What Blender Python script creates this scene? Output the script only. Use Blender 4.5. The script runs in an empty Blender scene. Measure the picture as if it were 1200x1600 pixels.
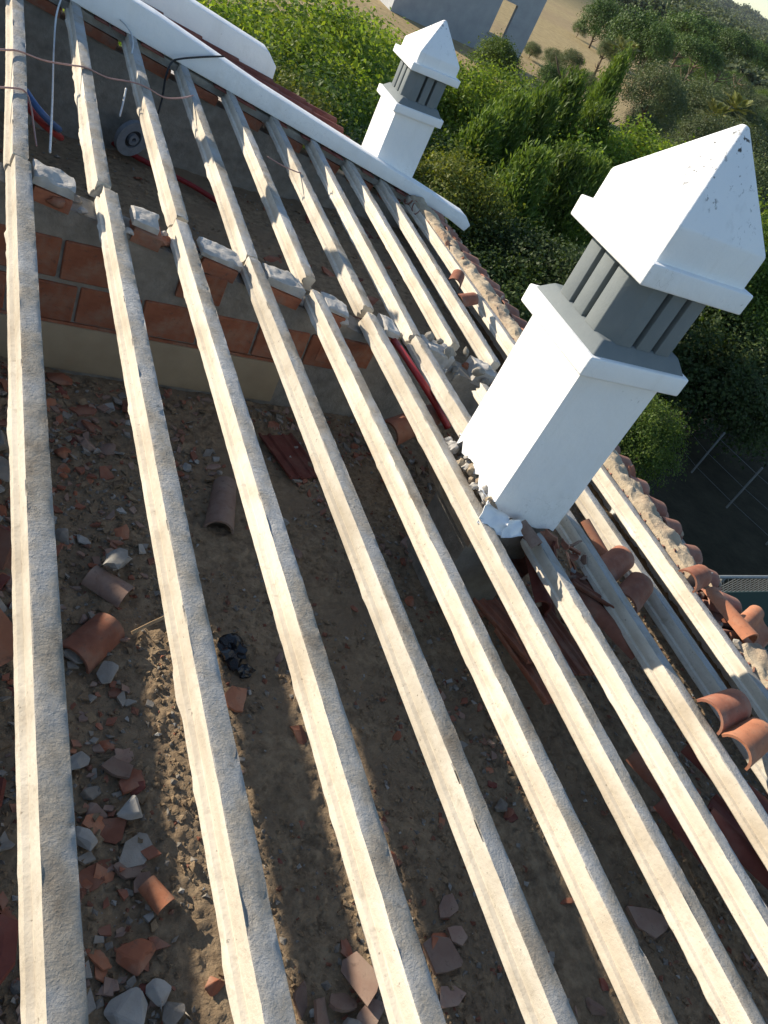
import bpy, bmesh, math, random
import numpy as np
from mathutils import Vector, Matrix, noise as mnoise

# ------------------------------------------------------------------ camera, sky, sun, exposure
ZC = 6.2                                    # camera height above the ground
FPX = 1270.16                               # focal length in photograph pixels (1200 x 1600)
BM = np.array([[0.863873, -0.308087, 0.398504],
               [0.077117, -0.700919, -0.709060],
               [0.497771, 0.643269, -0.581746]])   # rows: image right, image down, view direction in the world
SUN_EL, SUN_AZ = 18.3, 40.5                 # the sun stands far left: degrees left of +Y
EXPOSURE = 0.74
scene = bpy.context.scene
cam_data = bpy.data.cameras.new('camera')
cam_data.sensor_fit = 'HORIZONTAL'
cam_data.sensor_width = 36.0
cam_data.lens = 36.0 * FPX / 1200.0
cam_data.clip_start = 0.02
cam_data.clip_end = 6000
cam = bpy.data.objects.new('camera', cam_data)
scene.collection.objects.link(cam)
M4 = Matrix(((BM[0][0], -BM[1][0], -BM[2][0], 0.0), (BM[0][1], -BM[1][1], -BM[2][1], 0.0),
             (BM[0][2], -BM[1][2], -BM[2][2], ZC), (0, 0, 0, 1)))
cam.matrix_world = M4
scene.camera = cam

world = bpy.data.worlds.new('World')
scene.world = world
world.use_nodes = True
wn = world.node_tree
sky = wn.nodes.new('ShaderNodeTexSky')
sky.sky_type = 'NISHITA'
sky.sun_disc = False
sky.sun_elevation = math.radians(SUN_EL)
sky.sun_rotation = math.radians(-SUN_AZ)
sky.dust_density = 0.3
sky.ozone_density = 1.7
sky.air_density = 1.0
wn.links.new(sky.outputs[0], wn.nodes['Background'].inputs[0])
wn.nodes['Background'].inputs[1].default_value = 0.125

sun_data = bpy.data.lights.new('sun', 'SUN')
sun_data.energy = 4.9
sun_data.angle = math.radians(0.45)
sun_data.color = (1.0, 0.892, 0.725)
sun = bpy.data.objects.new('sun', sun_data)
scene.collection.objects.link(sun)
ce, se = math.cos(math.radians(SUN_EL)), math.sin(math.radians(SUN_EL))
to_sun = Vector((-math.sin(math.radians(SUN_AZ)) * ce, math.cos(math.radians(SUN_AZ)) * ce, se))
sun.rotation_euler = to_sun.to_track_quat('Z', 'Y').to_euler()
sun.location = (-20, 25, 30)

vs = scene.view_settings
vs.view_transform = 'Standard'
vs.look = 'None'
vs.gamma = 1.0
vs.use_curve_mapping = False
vs.exposure = EXPOSURE

# ------------------------------------------------------------------ helpers
C = scene.collection
SLOPE = math.radians(10.5)
TS, CS, SS = math.tan(SLOPE), math.cos(SLOPE), math.sin(SLOPE)
HR = 1.55
rng = random.Random(11)
nrng = np.random.default_rng(5)


def ray(px, py):
    v = BM.T @ np.array([(px - 600) / FPX, (py - 800) / FPX, 1.0])
    return v / np.linalg.norm(v)


def on_roof(px, py, off=0.0):               # a pixel on the plane of the beam tops
    r = ray(px, py)
    t = -(HR - off) / (r[0] * SS + r[2] * CS)
    return Vector((r[0] * t, r[1] * t, r[2] * t + ZC))


def on_z(px, py, z):
    r = ray(px, py)
    t = (z - ZC) / r[2]
    return Vector((r[0] * t, r[1] * t, z))


def on_y(px, py, y):
    r = ray(px, py)
    t = y / r[1]
    return Vector((r[0] * t, y, r[2] * t + ZC))


def roof_z(x):                              # plane of the beam tops (right slope)
    return ZC - HR / CS - TS * x


def roof_pt(u, y, d=0.0):                   # u down the slope, d out of the plane
    return Vector((u * CS - HR * SS + d * SS, y, ZC - HR * CS - u * SS + d * CS))


def hash2(ix, iy, seed):
    h = (ix.astype(np.int64) * 374761393 + iy.astype(np.int64) * 668265263 + seed * 982451653) & 0x7fffffff
    h = ((h ^ (h >> 13)) * 1274126177) & 0x7fffffff
    return ((h ^ (h >> 16)) & 0xffff) / 65535.0


def vnoise(x, y, seed=0):                   # smooth value noise on arrays, 0..1
    x = np.asarray(x, float); y = np.asarray(y, float)
    ix, iy = np.floor(x), np.floor(y)
    fx, fy = x - ix, y - iy
    fx = fx * fx * (3 - 2 * fx); fy = fy * fy * (3 - 2 * fy)
    a, b = hash2(ix, iy, seed), hash2(ix + 1, iy, seed)
    c, d = hash2(ix, iy + 1, seed), hash2(ix + 1, iy + 1, seed)
    return (a * (1 - fx) + b * fx) * (1 - fy) + (c * (1 - fx) + d * fx) * fy


def fbm(x, y, seed=0, oct=4):
    s, a, t = 0, 1, 0
    for k in range(oct):
        s = s + a * vnoise(np.asarray(x) * 2 ** k, np.asarray(y) * 2 ** k, seed + k * 7)
        t += a
        a *= 0.5
    return s / t


def mesh(name, verts, faces, mats, smooth=False, midx=None):
    me = bpy.data.meshes.new(name)
    me.from_pydata([tuple(v) for v in verts], [], faces)
    for m in (mats if isinstance(mats, (list, tuple)) else [mats]):
        me.materials.append(m)
    if midx is not None:
        me.polygons.foreach_set('material_index', midx)
    if smooth:
        me.polygons.foreach_set('use_smooth', [True] * len(me.polygons))
    me.update()
    return me


def fast_quads(name, V, mat):               # V: (n,4,3) array of loose quads
    n = len(V)
    me = bpy.data.meshes.new(name)
    me.vertices.add(n * 4)
    me.vertices.foreach_set('co', V.reshape(-1).astype(np.float32))
    me.loops.add(n * 4)
    me.loops.foreach_set('vertex_index', np.arange(n * 4, dtype=np.int32))
    me.polygons.add(n)
    me.polygons.foreach_set('loop_start', np.arange(n, dtype=np.int32) * 4)
    me.materials.append(mat)
    me.update(calc_edges=True)
    me.validate()
    return me


def link(name, me, parent=None, loc=None, rot=None, scl=None):
    o = bpy.data.objects.new(name, me)
    C.objects.link(o)
    if parent is not None:
        o.parent = parent
    if loc is not None:
        o.location = loc
    if rot is not None:
        o.rotation_euler = rot
    if scl is not None:
        o.scale = (scl, scl, scl) if isinstance(scl, (int, float)) else scl
    return o


def tag(o, label, cat=None, group=None, kind=None):
    if label: o['label'] = label
    if cat: o['category'] = cat
    if group: o['group'] = group
    if kind: o['kind'] = kind
    return o


def thing(name, label, cat, loc=(0, 0, 0), rot=(0, 0, 0), group=None):
    o = bpy.data.objects.new(name, None)
    o.empty_display_size = 0.1
    C.objects.link(o)
    o.location = loc
    o.rotation_euler = rot
    return tag(o, label, cat, group)


def box_vf(x0, x1, y0, y1, z0, z1):
    v = [(x0, y0, z0), (x1, y0, z0), (x1, y1, z0), (x0, y1, z0), (x0, y0, z1), (x1, y0, z1), (x1, y1, z1), (x0, y1, z1)]
    f = [(0, 3, 2, 1), (4, 5, 6, 7), (0, 1, 5, 4), (1, 2, 6, 5), (2, 3, 7, 6), (3, 0, 4, 7)]
    return v, f


def bevelled(name, v, f, mat, w, seg=2, smooth=True):
    bm = bmesh.new()
    vv = [bm.verts.new(p) for p in v]
    for q in f:
        bm.faces.new([vv[i] for i in q])
    bmesh.ops.recalc_face_normals(bm, faces=bm.faces)
    bmesh.ops.bevel(bm, geom=list(bm.edges), offset=w, segments=seg, affect='EDGES', profile=0.5)
    me = bpy.data.meshes.new(name)
    bm.to_mesh(me)
    bm.free()
    me.materials.append(mat)
    if smooth:
        for p in me.polygons: p.use_smooth = True
        me.set_sharp_from_angle(angle=math.radians(40))
    return me


def grid_vf(P):                             # P: (n,m,3) array -> sheet
    n, m = P.shape[:2]
    v = P.reshape(-1, 3)
    i = np.arange(n * m).reshape(n, m)
    f = np.stack([i[:-1, :-1], i[1:, :-1], i[1:, 1:], i[:-1, 1:]], -1).reshape(-1, 4)
    return v.tolist(), f.tolist()


def tube_vf(path, r, seg=8, r_end=None):
    path = [Vector(p) for p in path]
    n = len(path)
    V, F = [], []
    up = Vector((0.13, 0.27, 0.95)).normalized()
    for k, p in enumerate(path):
        t = (path[min(k + 1, n - 1)] - path[max(k - 1, 0)])
        if t.length < 1e-7: t = Vector((0, 0, 1))
        t.normalize()
        a = t.cross(up)
        if a.length < 1e-3: a = t.cross(Vector((1, 0, 0)))
        a.normalize(); b = t.cross(a)
        rr = (r[k] if isinstance(r, (list, tuple)) else (r if r_end is None else r + (r_end - r) * k / max(1, n - 1)))
        for s in range(seg):
            an = 2 * math.pi * s / seg
            V.append(p + (a * math.cos(an) + b * math.sin(an)) * rr)
    for k in range(n - 1):
        for s in range(seg):
            s2 = (s + 1) % seg
            F.append((k * seg + s, k * seg + s2, (k + 1) * seg + s2, (k + 1) * seg + s))
    F.append(tuple(range(seg - 1, -1, -1)))
    F.append(tuple((n - 1) * seg + s for s in range(seg)))
    return V, F


def smooth_path(pts, per=6):
    pts = [Vector(p) for p in pts]
    out = []
    n = len(pts)
    for i in range(n - 1):
        p0, p1, p2, p3 = pts[max(i - 1, 0)], pts[i], pts[i + 1], pts[min(i + 2, n - 1)]
        for k in range(per):
            t = k / per
            out.append(0.5 * ((2 * p1) + (p2 - p0) * t + (2 * p0 - 5 * p1 + 4 * p2 - p3) * t * t + (3 * p1 - p0 - 3 * p2 + p3) * t ** 3))
    out.append(pts[-1])
    return out


# ------------------------------------------------------------------ materials
def mat_base(name):
    m = bpy.data.materials.new(name)
    m.use_nodes = True
    nt = m.node_tree
    b = nt.nodes['Principled BSDF']
    return m, nt, b


def ramp(nt, src, stops):
    r = nt.nodes.new('ShaderNodeValToRGB')
    els = r.color_ramp.elements
    while len(els) < len(stops):
        els.new(0.5)
    for e, (p, c) in zip(els, stops):
        e.position = p
        e.color = (*c, 1) if len(c) == 3 else c
    nt.links.new(src, r.inputs[0])
    return r.outputs[0]


def noise(nt, scale, detail=4, rough=0.55, vec=None, stretch=None, kind='Object'):
    tc = nt.nodes.new('ShaderNodeTexCoord')
    src = tc.outputs[kind]
    if stretch:
        mp = nt.nodes.new('ShaderNodeMapping')
        mp.inputs['Scale'].default_value = stretch
        nt.links.new(src, mp.inputs[0])
        src = mp.outputs[0]
    n = nt.nodes.new('ShaderNodeTexNoise')
    n.inputs['Scale'].default_value = scale
    n.inputs['Detail'].default_value = detail
    n.inputs['Roughness'].default_value = rough
    nt.links.new(src, n.inputs['Vector'])
    return n.outputs['Fac']


def mix(nt, fac, a, b, mode='MIX'):
    n = nt.nodes.new('ShaderNodeMix')
    n.data_type = 'RGBA'
    n.blend_type = mode
    for s, v in ((0, fac), (6, a), (7, b)):
        if hasattr(v, 'links') or hasattr(v, 'is_linked'):
            nt.links.new(v, n.inputs[s])
        else:
            n.inputs[s].default_value = v if not isinstance(v, tuple) else ((*v, 1) if len(v) == 3 else v)
    return n.outputs[2]


def bump(nt, b, h, strength, dist=0.01):
    n = nt.nodes.new('ShaderNodeBump')
    n.inputs['Strength'].default_value = strength
    n.inputs['Distance'].default_value = dist
    nt.links.new(h, n.inputs['Height'])
    prev = b.inputs['Normal'].links
    if prev:
        nt.links.new(prev[0].from_socket, n.inputs['Normal'])
    nt.links.new(n.outputs[0], b.inputs['Normal'])


def vary(nt, col, amt=0.25):                # each piece a little lighter or darker
    oi = nt.nodes.new('ShaderNodeObjectInfo')
    r = ramp(nt, oi.outputs['Random'], [(0, (1 - amt,) * 3), (1, (1 + amt,) * 3)])
    return mix(nt, 1.0, col, r, 'MULTIPLY')


def mottled(name, c1, c2, scale, rough=0.9, bscale=None, bstr=0.4, bdist=0.006, var=0.0, c3=None, s3=3.0, spec=0.25):
    m, nt, b = mat_base(name)
    col = ramp(nt, noise(nt, scale, 6, 0.62), [(0.3, c1), (0.7, c2)])
    if c3:
        col = mix(nt, ramp(nt, noise(nt, s3, 4), [(0.48, (0, 0, 0)), (0.66, (1, 1, 1))]), col, c3)
    if var:
        col = vary(nt, col, var)
    nt.links.new(col, b.inputs['Base Color'])
    b.inputs['Roughness'].default_value = rough
    b.inputs['Specular IOR Level'].default_value = spec
    if bscale:
        bump(nt, b, noise(nt, bscale, 8, 0.7), bstr, bdist)
    return m


def concrete_side():
    m, nt, b = mat_base('cast_concrete_side')
    st = noise(nt, 9, 6, 0.65, stretch=(1, 0.12, 1))
    col = ramp(nt, st, [(0.2, (0.40, 0.335, 0.25)), (0.38, (0.56, 0.50, 0.405)), (0.55, (0.65, 0.595, 0.50)), (0.8, (0.72, 0.675, 0.595))])
    big = noise(nt, 2.2, 5, 0.6)
    col = mix(nt, ramp(nt, big, [(0.47, (0, 0, 0)), (0.72, (0.9, 0.9, 0.9))]), col, (0.42, 0.355, 0.27))
    pit = noise(nt, 75, 3, 0.5)
    col = mix(nt, ramp(nt, pit, [(0.68, (0, 0, 0)), (0.74, (0.75, 0.75, 0.75))]), col, (0.22, 0.19, 0.15))
    fine = noise(nt, 28, 6, 0.7)
    col = mix(nt, ramp(nt, fine, [(0.54, (0, 0, 0)), (0.72, (0.55, 0.55, 0.55))]), col, (0.36, 0.31, 0.24))
    col = vary(nt, col, 0.13)
    nt.links.new(col, b.inputs['Base Color'])
    b.inputs['Roughness'].default_value = 0.92
    b.inputs['Specular IOR Level'].default_value = 0.2
    bump(nt, b, noise(nt, 60, 8, 0.7), 0.55, 0.005)
    bump(nt, b, noise(nt, 14, 5, 0.6, stretch=(1, 0.5, 1)), 0.3, 0.01)
    return m


def concrete_top():
    m, nt, b = mat_base('rough_concrete_top')
    n1 = noise(nt, 5, 7, 0.65, stretch=(1, 0.7, 1))
    col = ramp(nt, n1, [(0.28, (0.22, 0.18, 0.135)), (0.44, (0.35, 0.315, 0.265)), (0.58, (0.38, 0.375, 0.365)), (0.78, (0.46, 0.465, 0.465))])
    lich = noise(nt, 38, 4, 0.6)
    col = mix(nt, ramp(nt, lich, [(0.62, (0, 0, 0)), (0.72, (0.6, 0.6, 0.6))]), col, (0.18, 0.16, 0.13))
    col = vary(nt, col, 0.08)
    nt.links.new(col, b.inputs['Base Color'])
    b.inputs['Roughness'].default_value = 0.95
    b.inputs['Specular IOR Level'].default_value = 0.2
    bump(nt, b, noise(nt, 30, 8, 0.7), 0.8, 0.012)
    bump(nt, b, noise(nt, 120, 6, 0.7), 0.5, 0.004)
    return m


def white_paint():
    m, nt, b = mat_base('white_lime_paint')
    col = ramp(nt, noise(nt, 3.5, 6, 0.6), [(0.3, (0.78, 0.79, 0.80)), (0.7, (0.84, 0.84, 0.83))])
    sp = noise(nt, 46, 5, 0.6)
    zone = noise(nt, 4.2, 3, 0.5)
    mul = nt.nodes.new('ShaderNodeMath'); mul.operation = 'MULTIPLY'
    nt.links.new(ramp(nt, sp, [(0.63, (0, 0, 0)), (0.69, (1, 1, 1))]), mul.inputs[0])
    nt.links.new(ramp(nt, zone, [(0.60, (0, 0, 0)), (0.70, (0.8, 0.8, 0.8))]), mul.inputs[1])
    col = mix(nt, mul.outputs[0], col, (0.30, 0.29, 0.27))
    vo = nt.nodes.new('ShaderNodeTexVoronoi'); vo.feature = 'DISTANCE_TO_EDGE'; vo.inputs['Scale'].default_value = 2.3
    tc2 = nt.nodes.new('ShaderNodeTexCoord')
    wob = nt.nodes.new('ShaderNodeVectorMath'); wob.operation = 'ADD'
    nz = nt.nodes.new('ShaderNodeTexNoise'); nz.inputs['Scale'].default_value = 5; nz.inputs['Detail'].default_value = 5
    nt.links.new(tc2.outputs['Object'], nz.inputs['Vector'])
    nt.links.new(tc2.outputs['Object'], wob.inputs[0]); nt.links.new(nz.outputs['Color'], wob.inputs[1])
    nt.links.new(wob.outputs[0], vo.inputs['Vector'])
    ck = mix(nt, 1.0, ramp(nt, vo.outputs['Distance'], [(0.0, (0.5, 0.5, 0.5)), (0.006, (0, 0, 0))]), ramp(nt, noise(nt, 1.6, 2, 0.5), [(0.5, (0, 0, 0)), (0.6, (1, 1, 1))]), 'MULTIPLY')
    col = mix(nt, ck, col, (0.35, 0.34, 0.32))
    gr = noise(nt, 2.4, 8, 0.72)
    col = mix(nt, ramp(nt, gr, [(0.55, (0, 0, 0)), (0.75, (0.4, 0.4, 0.4))]), col, (0.62, 0.60, 0.55))
    dr = noise(nt, 7, 5, 0.6, stretch=(1, 1, 0.12))
    col = mix(nt, ramp(nt, dr, [(0.55, (0, 0, 0)), (0.85, (0.35, 0.35, 0.35))]), col, (0.60, 0.58, 0.53))
    nt.links.new(col, b.inputs['Base Color'])
    b.inputs['Roughness'].default_value = 0.75
    b.inputs['Specular IOR Level'].default_value = 0.3
    bump(nt, b, noise(nt, 90, 6, 0.65), 0.18, 0.004)
    bump(nt, b, noise(nt, 9, 5, 0.6), 0.45, 0.016)
    return m


def mould_paint():
    # white paint with black mould dots gathered near the tip of the cap
    m, nt, b = mat_base('white_paint_with_mould')
    col = ramp(nt, noise(nt, 3.5, 6, 0.6), [(0.3, (0.78, 0.79, 0.80)), (0.7, (0.84, 0.84, 0.83))])
    tc = nt.nodes.new('ShaderNodeTexCoord')
    sx = nt.nodes.new('ShaderNodeSeparateXYZ')
    nt.links.new(tc.outputs['Object'], sx.inputs[0])
    tip = ramp(nt, sx.outputs[2], [(0.0, (0, 0, 0)), (0.12, (0.0, 0.0, 0.0)), (0.34, (1, 1, 1))])
    sp = ramp(nt, noise(nt, 42, 4, 0.55), [(0.575, (0, 0, 0)), (0.63, (1, 1, 1))])
    pat = ramp(nt, noise(nt, 11, 3, 0.5), [(0.49, (0, 0, 0)), (0.59, (1, 1, 1))])
    f = mix(nt, 1.0, mix(nt, 1.0, sp, pat, 'MULTIPLY'), tip, 'MULTIPLY')
    col = mix(nt, f, col, (0.06, 0.055, 0.05))
    dr = noise(nt, 16, 5, 0.6, stretch=(1, 1, 0.1))
    col = mix(nt, ramp(nt, dr, [(0.60, (0, 0, 0)), (0.85, (0.4, 0.4, 0.4))]), col, (0.45, 0.44, 0.42))
    nt.links.new(col, b.inputs['Base Color'])
    b.inputs['Roughness'].default_value = 0.75
    bump(nt, b, noise(nt, 90, 6, 0.65), 0.18, 0.004)
    bump(nt, b, noise(nt, 11, 5, 0.6), 0.4, 0.014)
    return m


def terracotta(name, c1, c2, dust=0.4, var=0.3):
    m, nt, b = mat_base(name)
    col = ramp(nt, noise(nt, 14, 6, 0.6), [(0.3, c1), (0.7, c2)])
    d = noise(nt, 6, 6, 0.65)
    col = mix(nt, ramp(nt, d, [(0.48, (0, 0, 0)), (0.72, (dust, dust, dust))]), col, (0.30, 0.235, 0.175))
    lic = noise(nt, 34, 5, 0.65)
    col = mix(nt, ramp(nt, lic, [(0.58, (0, 0, 0)), (0.68, (0.55, 0.55, 0.55))]), col, (0.13, 0.085, 0.065))
    col = vary(nt, col, var)
    nt.links.new(col, b.inputs['Base Color'])
    b.inputs['Roughness'].default_value = 0.88
    b.inputs['Specular IOR Level'].default_value = 0.25
    bump(nt, b, noise(nt, 90, 6, 0.7), 0.35, 0.003)
    return m


def leaf_mat(name, c_dark, c_mid, c_light, trans=0.35):
    m = bpy.data.materials.new(name)
    m.use_nodes = True
    nt = m.node_tree
    b = nt.nodes['Principled BSDF']
    g = nt.nodes.new('ShaderNodeNewGeometry')
    col = ramp(nt, g.outputs['Random Per Island'], [(0.0, c_dark), (0.5, c_mid), (1.0, c_light)])
    big = noise(nt, 0.9, 3, 0.5)
    col = mix(nt, ramp(nt, big, [(0.42, (0, 0, 0)), (0.68, (0.55, 0.55, 0.55))]), col, c_light)
    col = vary(nt, col, 0.2)
    nt.links.new(col, b.inputs['Base Color'])
    b.inputs['Roughness'].default_value = 0.6
    b.inputs['Specular IOR Level'].default_value = 0.3
    t = nt.nodes.new('ShaderNodeBsdfTranslucent')
    nt.links.new(mix(nt, 1.0, col, (1.25, 1.2, 0.55), 'MULTIPLY'), t.inputs['Color'])
    mx = nt.nodes.new('ShaderNodeMixShader')
    mx.inputs[0].default_value = trans
    nt.links.new(b.outputs[0], mx.inputs[1])
    nt.links.new(t.outputs[0], mx.inputs[2])
    nt.links.new(mx.outputs[0], nt.nodes['Material Output'].inputs['Surface'])
    return m


def plain(name, c, rough=0.6, metal=0.0, var=0.0):
    m, nt, b = mat_base(name)
    col = ramp(nt, noise(nt, 25, 4, 0.6), [(0.3, tuple(v * 0.85 for v in c)), (0.7, tuple(min(1, v * 1.12) for v in c))])
    if var: col = vary(nt, col, var)
    nt.links.new(col, b.inputs['Base Color'])
    b.inputs['Roughness'].default_value = rough
    b.inputs['Metallic'].default_value = metal
    return m


M_SIDE, M_TOP = concrete_side(), concrete_top()
M_WHITE, M_MOULD = white_paint(), mould_paint()
M_GREY = mottled('grey_lantern_paint', (0.15, 0.172, 0.182), (0.185, 0.205, 0.21), 6, 0.8, 70, 0.35, 0.005)
M_DARKIN = mottled('sooty_flue', (0.02, 0.018, 0.016), (0.04, 0.036, 0.03), 8)
M_TILE = terracotta('terracotta_tile', (0.21, 0.08, 0.05), (0.32, 0.13, 0.08), 0.5)
M_TILE_NEW = terracotta('clean_orange_tile', (0.36, 0.14, 0.075), (0.47, 0.20, 0.11), 0.45, 0.12)
M_TILE_RED = terracotta('dark_red_tile', (0.15, 0.045, 0.034), (0.22, 0.072, 0.052), 0.25, 0.15)
M_TILE_DUST = terracotta('dusty_tile', (0.23, 0.145, 0.11), (0.31, 0.215, 0.17), 0.6)
M_BRICK = terracotta('hollow_brick', (0.28, 0.10, 0.055), (0.38, 0.145, 0.08), 0.75, 0.12)
_nt = M_BRICK.node_tree
_w = _nt.nodes.new('ShaderNodeTexWave'); _w.bands_direction = 'Z'; _w.inputs['Scale'].default_value = 14; _w.inputs['Distortion'].default_value = 0.6
_t = _nt.nodes.new('ShaderNodeTexCoord'); _nt.links.new(_t.outputs['Object'], _w.inputs['Vector'])
bump(_nt, _nt.nodes['Principled BSDF'], _w.outputs['Fac'], 0.16, 0.003)
M_MORTAR = mottled('grey_mortar', (0.22, 0.20, 0.17), (0.36, 0.33, 0.28), 12, 0.95, 40, 0.9, 0.012)
M_MORTAR_W = mottled('pale_mortar', (0.36, 0.335, 0.30), (0.52, 0.49, 0.45), 10, 0.95, 45, 0.8, 0.01, var=0.12)
M_MORTAR_B = mottled('beige_eave_mortar', (0.36, 0.29, 0.20), (0.52, 0.43, 0.315), 9, 0.95, 35, 1.0, 0.015, c3=(0.36, 0.26, 0.18))
M_LINTEL = mottled('beige_lintel', (0.33, 0.255, 0.165), (0.41, 0.325, 0.215), 5, 0.9, 60, 0.3, 0.004)
M_DIRT = mottled('attic_dirt', (0.18, 0.125, 0.078), (0.40, 0.295, 0.185), 22, 0.98, 55, 1.0, 0.014, c3=(0.27, 0.195, 0.125), s3=2.5)
M_STONE = mottled('rubble_stone', (0.20, 0.175, 0.145), (0.34, 0.31, 0.27), 9, 0.95, 40, 0.7, 0.008, var=0.3)
M_STONE_W = mottled('white_plaster_lump', (0.28, 0.265, 0.24), (0.44, 0.425, 0.39), 8, 0.95, 40, 0.5, 0.006, var=0.12)
M_WOOD = mottled('old_wood', (0.33, 0.22, 0.12), (0.45, 0.31, 0.18), 12, 0.85, 30, 0.3)
M_HWALL = mottled('house_white_wall', (0.66, 0.66, 0.64), (0.74, 0.73, 0.71), 2, 0.85, 30, 0.2)
M_SLAB = mottled('attic_slab', (0.16, 0.14, 0.12), (0.24, 0.21, 0.18), 4, 0.95, 20, 0.4)

# ------------------------------------------------------------------ the setting: ground and far terrain
FLOOR = ZC - 2.68                           # attic floor
EAVE_X = 4.12


def build_ground():
    m, nt, b = mat_base('ground_soil_and_dry_grass')
    tc = nt.nodes.new('ShaderNodeTexCoord')
    n1 = noise(nt, 0.05, 6, 0.6)
    n2 = noise(nt, 1.6, 8, 0.7)
    dry = ramp(nt, n2, [(0.3, (0.27, 0.20, 0.10)), (0.55, (0.42, 0.32, 0.165)), (0.8, (0.50, 0.39, 0.215))])
    dry = mix(nt, ramp(nt, n1, [(0.45, (0, 0, 0)), (0.65, (0.55, 0.55, 0.55))]), dry, (0.30, 0.21, 0.13))
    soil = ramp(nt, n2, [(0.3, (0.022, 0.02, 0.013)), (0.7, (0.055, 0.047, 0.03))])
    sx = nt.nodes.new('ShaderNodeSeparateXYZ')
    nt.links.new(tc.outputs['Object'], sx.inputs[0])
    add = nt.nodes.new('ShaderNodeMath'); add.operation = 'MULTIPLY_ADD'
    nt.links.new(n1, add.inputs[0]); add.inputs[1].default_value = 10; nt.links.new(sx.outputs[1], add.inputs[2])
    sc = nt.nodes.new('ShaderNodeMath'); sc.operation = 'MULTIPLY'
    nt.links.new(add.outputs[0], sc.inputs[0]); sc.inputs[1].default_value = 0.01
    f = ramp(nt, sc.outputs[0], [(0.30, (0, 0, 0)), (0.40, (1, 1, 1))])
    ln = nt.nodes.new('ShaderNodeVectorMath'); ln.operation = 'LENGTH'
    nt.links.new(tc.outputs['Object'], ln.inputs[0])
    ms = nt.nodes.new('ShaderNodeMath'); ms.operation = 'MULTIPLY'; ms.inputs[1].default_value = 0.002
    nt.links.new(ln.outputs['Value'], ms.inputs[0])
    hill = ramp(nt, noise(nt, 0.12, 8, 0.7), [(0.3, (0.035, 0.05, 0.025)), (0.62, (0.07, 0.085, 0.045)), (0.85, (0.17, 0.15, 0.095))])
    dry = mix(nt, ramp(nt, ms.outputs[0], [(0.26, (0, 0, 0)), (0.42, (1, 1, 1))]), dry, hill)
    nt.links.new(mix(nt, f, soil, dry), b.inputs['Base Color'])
    b.inputs['Roughness'].default_value = 1.0
    b.inputs['Specular IOR Level'].default_value = 0.1
    bump(nt, b, noise(nt, 3, 8, 0.7), 0.6, 0.1)
    xs = np.concatenate([np.linspace(-900, -60, 15)[:-1], np.linspace(-60, 140, 101), np.linspace(140, 1700, 40)[1:]])
    ys = np.concatenate([np.linspace(-400, -30, 10)[:-1], np.linspace(-30, 200, 116), np.linspace(200, 1900, 48)[1:]])
    X, Y = np.meshgrid(xs, ys, indexing='ij')
    D = np.hypot(X, Y)
    Z = np.clip((D - 30) / 60, 0, 1) * 0.5 * (fbm(X / 14, Y / 14, 3) - 0.5)
    Z += np.clip((D - 170) / 500, 0, 4) ** 1.15 * 12.5 * (0.75 + 0.5 * fbm(X / 260, Y / 260, 9))
    Z += np.clip((D - 300) / 300, 0, 1) * 9 * (fbm(X / 150, Y / 150, 21) - 0.5)
    v, f_ = grid_vf(np.stack([X, Y, Z], -1))
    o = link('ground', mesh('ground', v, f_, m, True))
    tag(o, 'soil near the house and dry tan field beyond the trees', None, None, 'structure')
    return X, Y, Z, xs, ys


GX, GY, GZ, gxs, gys = build_ground()


def ground_z(x, y):
    i = min(max(int(np.searchsorted(gxs, x)) - 1, 0), len(gxs) - 2)
    j = min(max(int(np.searchsorted(gys, y)) - 1, 0), len(gys) - 2)
    fx = (x - gxs[i]) / (gxs[i + 1] - gxs[i]); fy = (y - gys[j]) / (gys[j + 1] - gys[j])
    return float((GZ[i, j] * (1 - fx) + GZ[i + 1, j] * fx) * (1 - fy) + (GZ[i, j + 1] * (1 - fx) + GZ[i + 1, j + 1] * fx) * fy)


# ------------------------------------------------------------------ the stripped house: outer walls, slab, dirt
RIDGE_X = -0.35
LEFT_EAVE = -4.9


def top_z(x):                               # both slopes
    return roof_z(x) if x >= RIDGE_X else roof_z(RIDGE_X) + TS * (x - RIDGE_X)


house = thing('house', 'stripped house with open roof under the concrete beams', 'house', (0, 0, 0))


def wall_profile(name, x0, x1, y0, y1, zbot, drop, mat, parent, n=24, cut=None):
    # a wall across the house whose top follows the roof slopes
    xs = np.linspace(x0, x1, n)
    V, F = [], []
    for x in xs:
        zt = top_z(x) - drop + (rng.uniform(-0.006, 0.006))
        V += [(x, y0, zbot), (x, y1, zbot), (x, y0, zt), (x, y1, zt)]
    for k in range(n - 1):
        a, b_ = k * 4, k * 4 + 4
        F += [(a, b_, b_ + 2, a + 2), (b_ + 1, a + 1, a + 3, b_ + 3), (a + 2, b_ + 2, b_ + 3, a + 3), (a, a + 1, b_ + 1, b_)]
    F += [(0, 2, 3, 1), (n * 4 - 4, n * 4 - 3, n * 4 - 1, n * 4 - 2)]
    return link(name, mesh(name, V, F, mat), parent)


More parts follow.
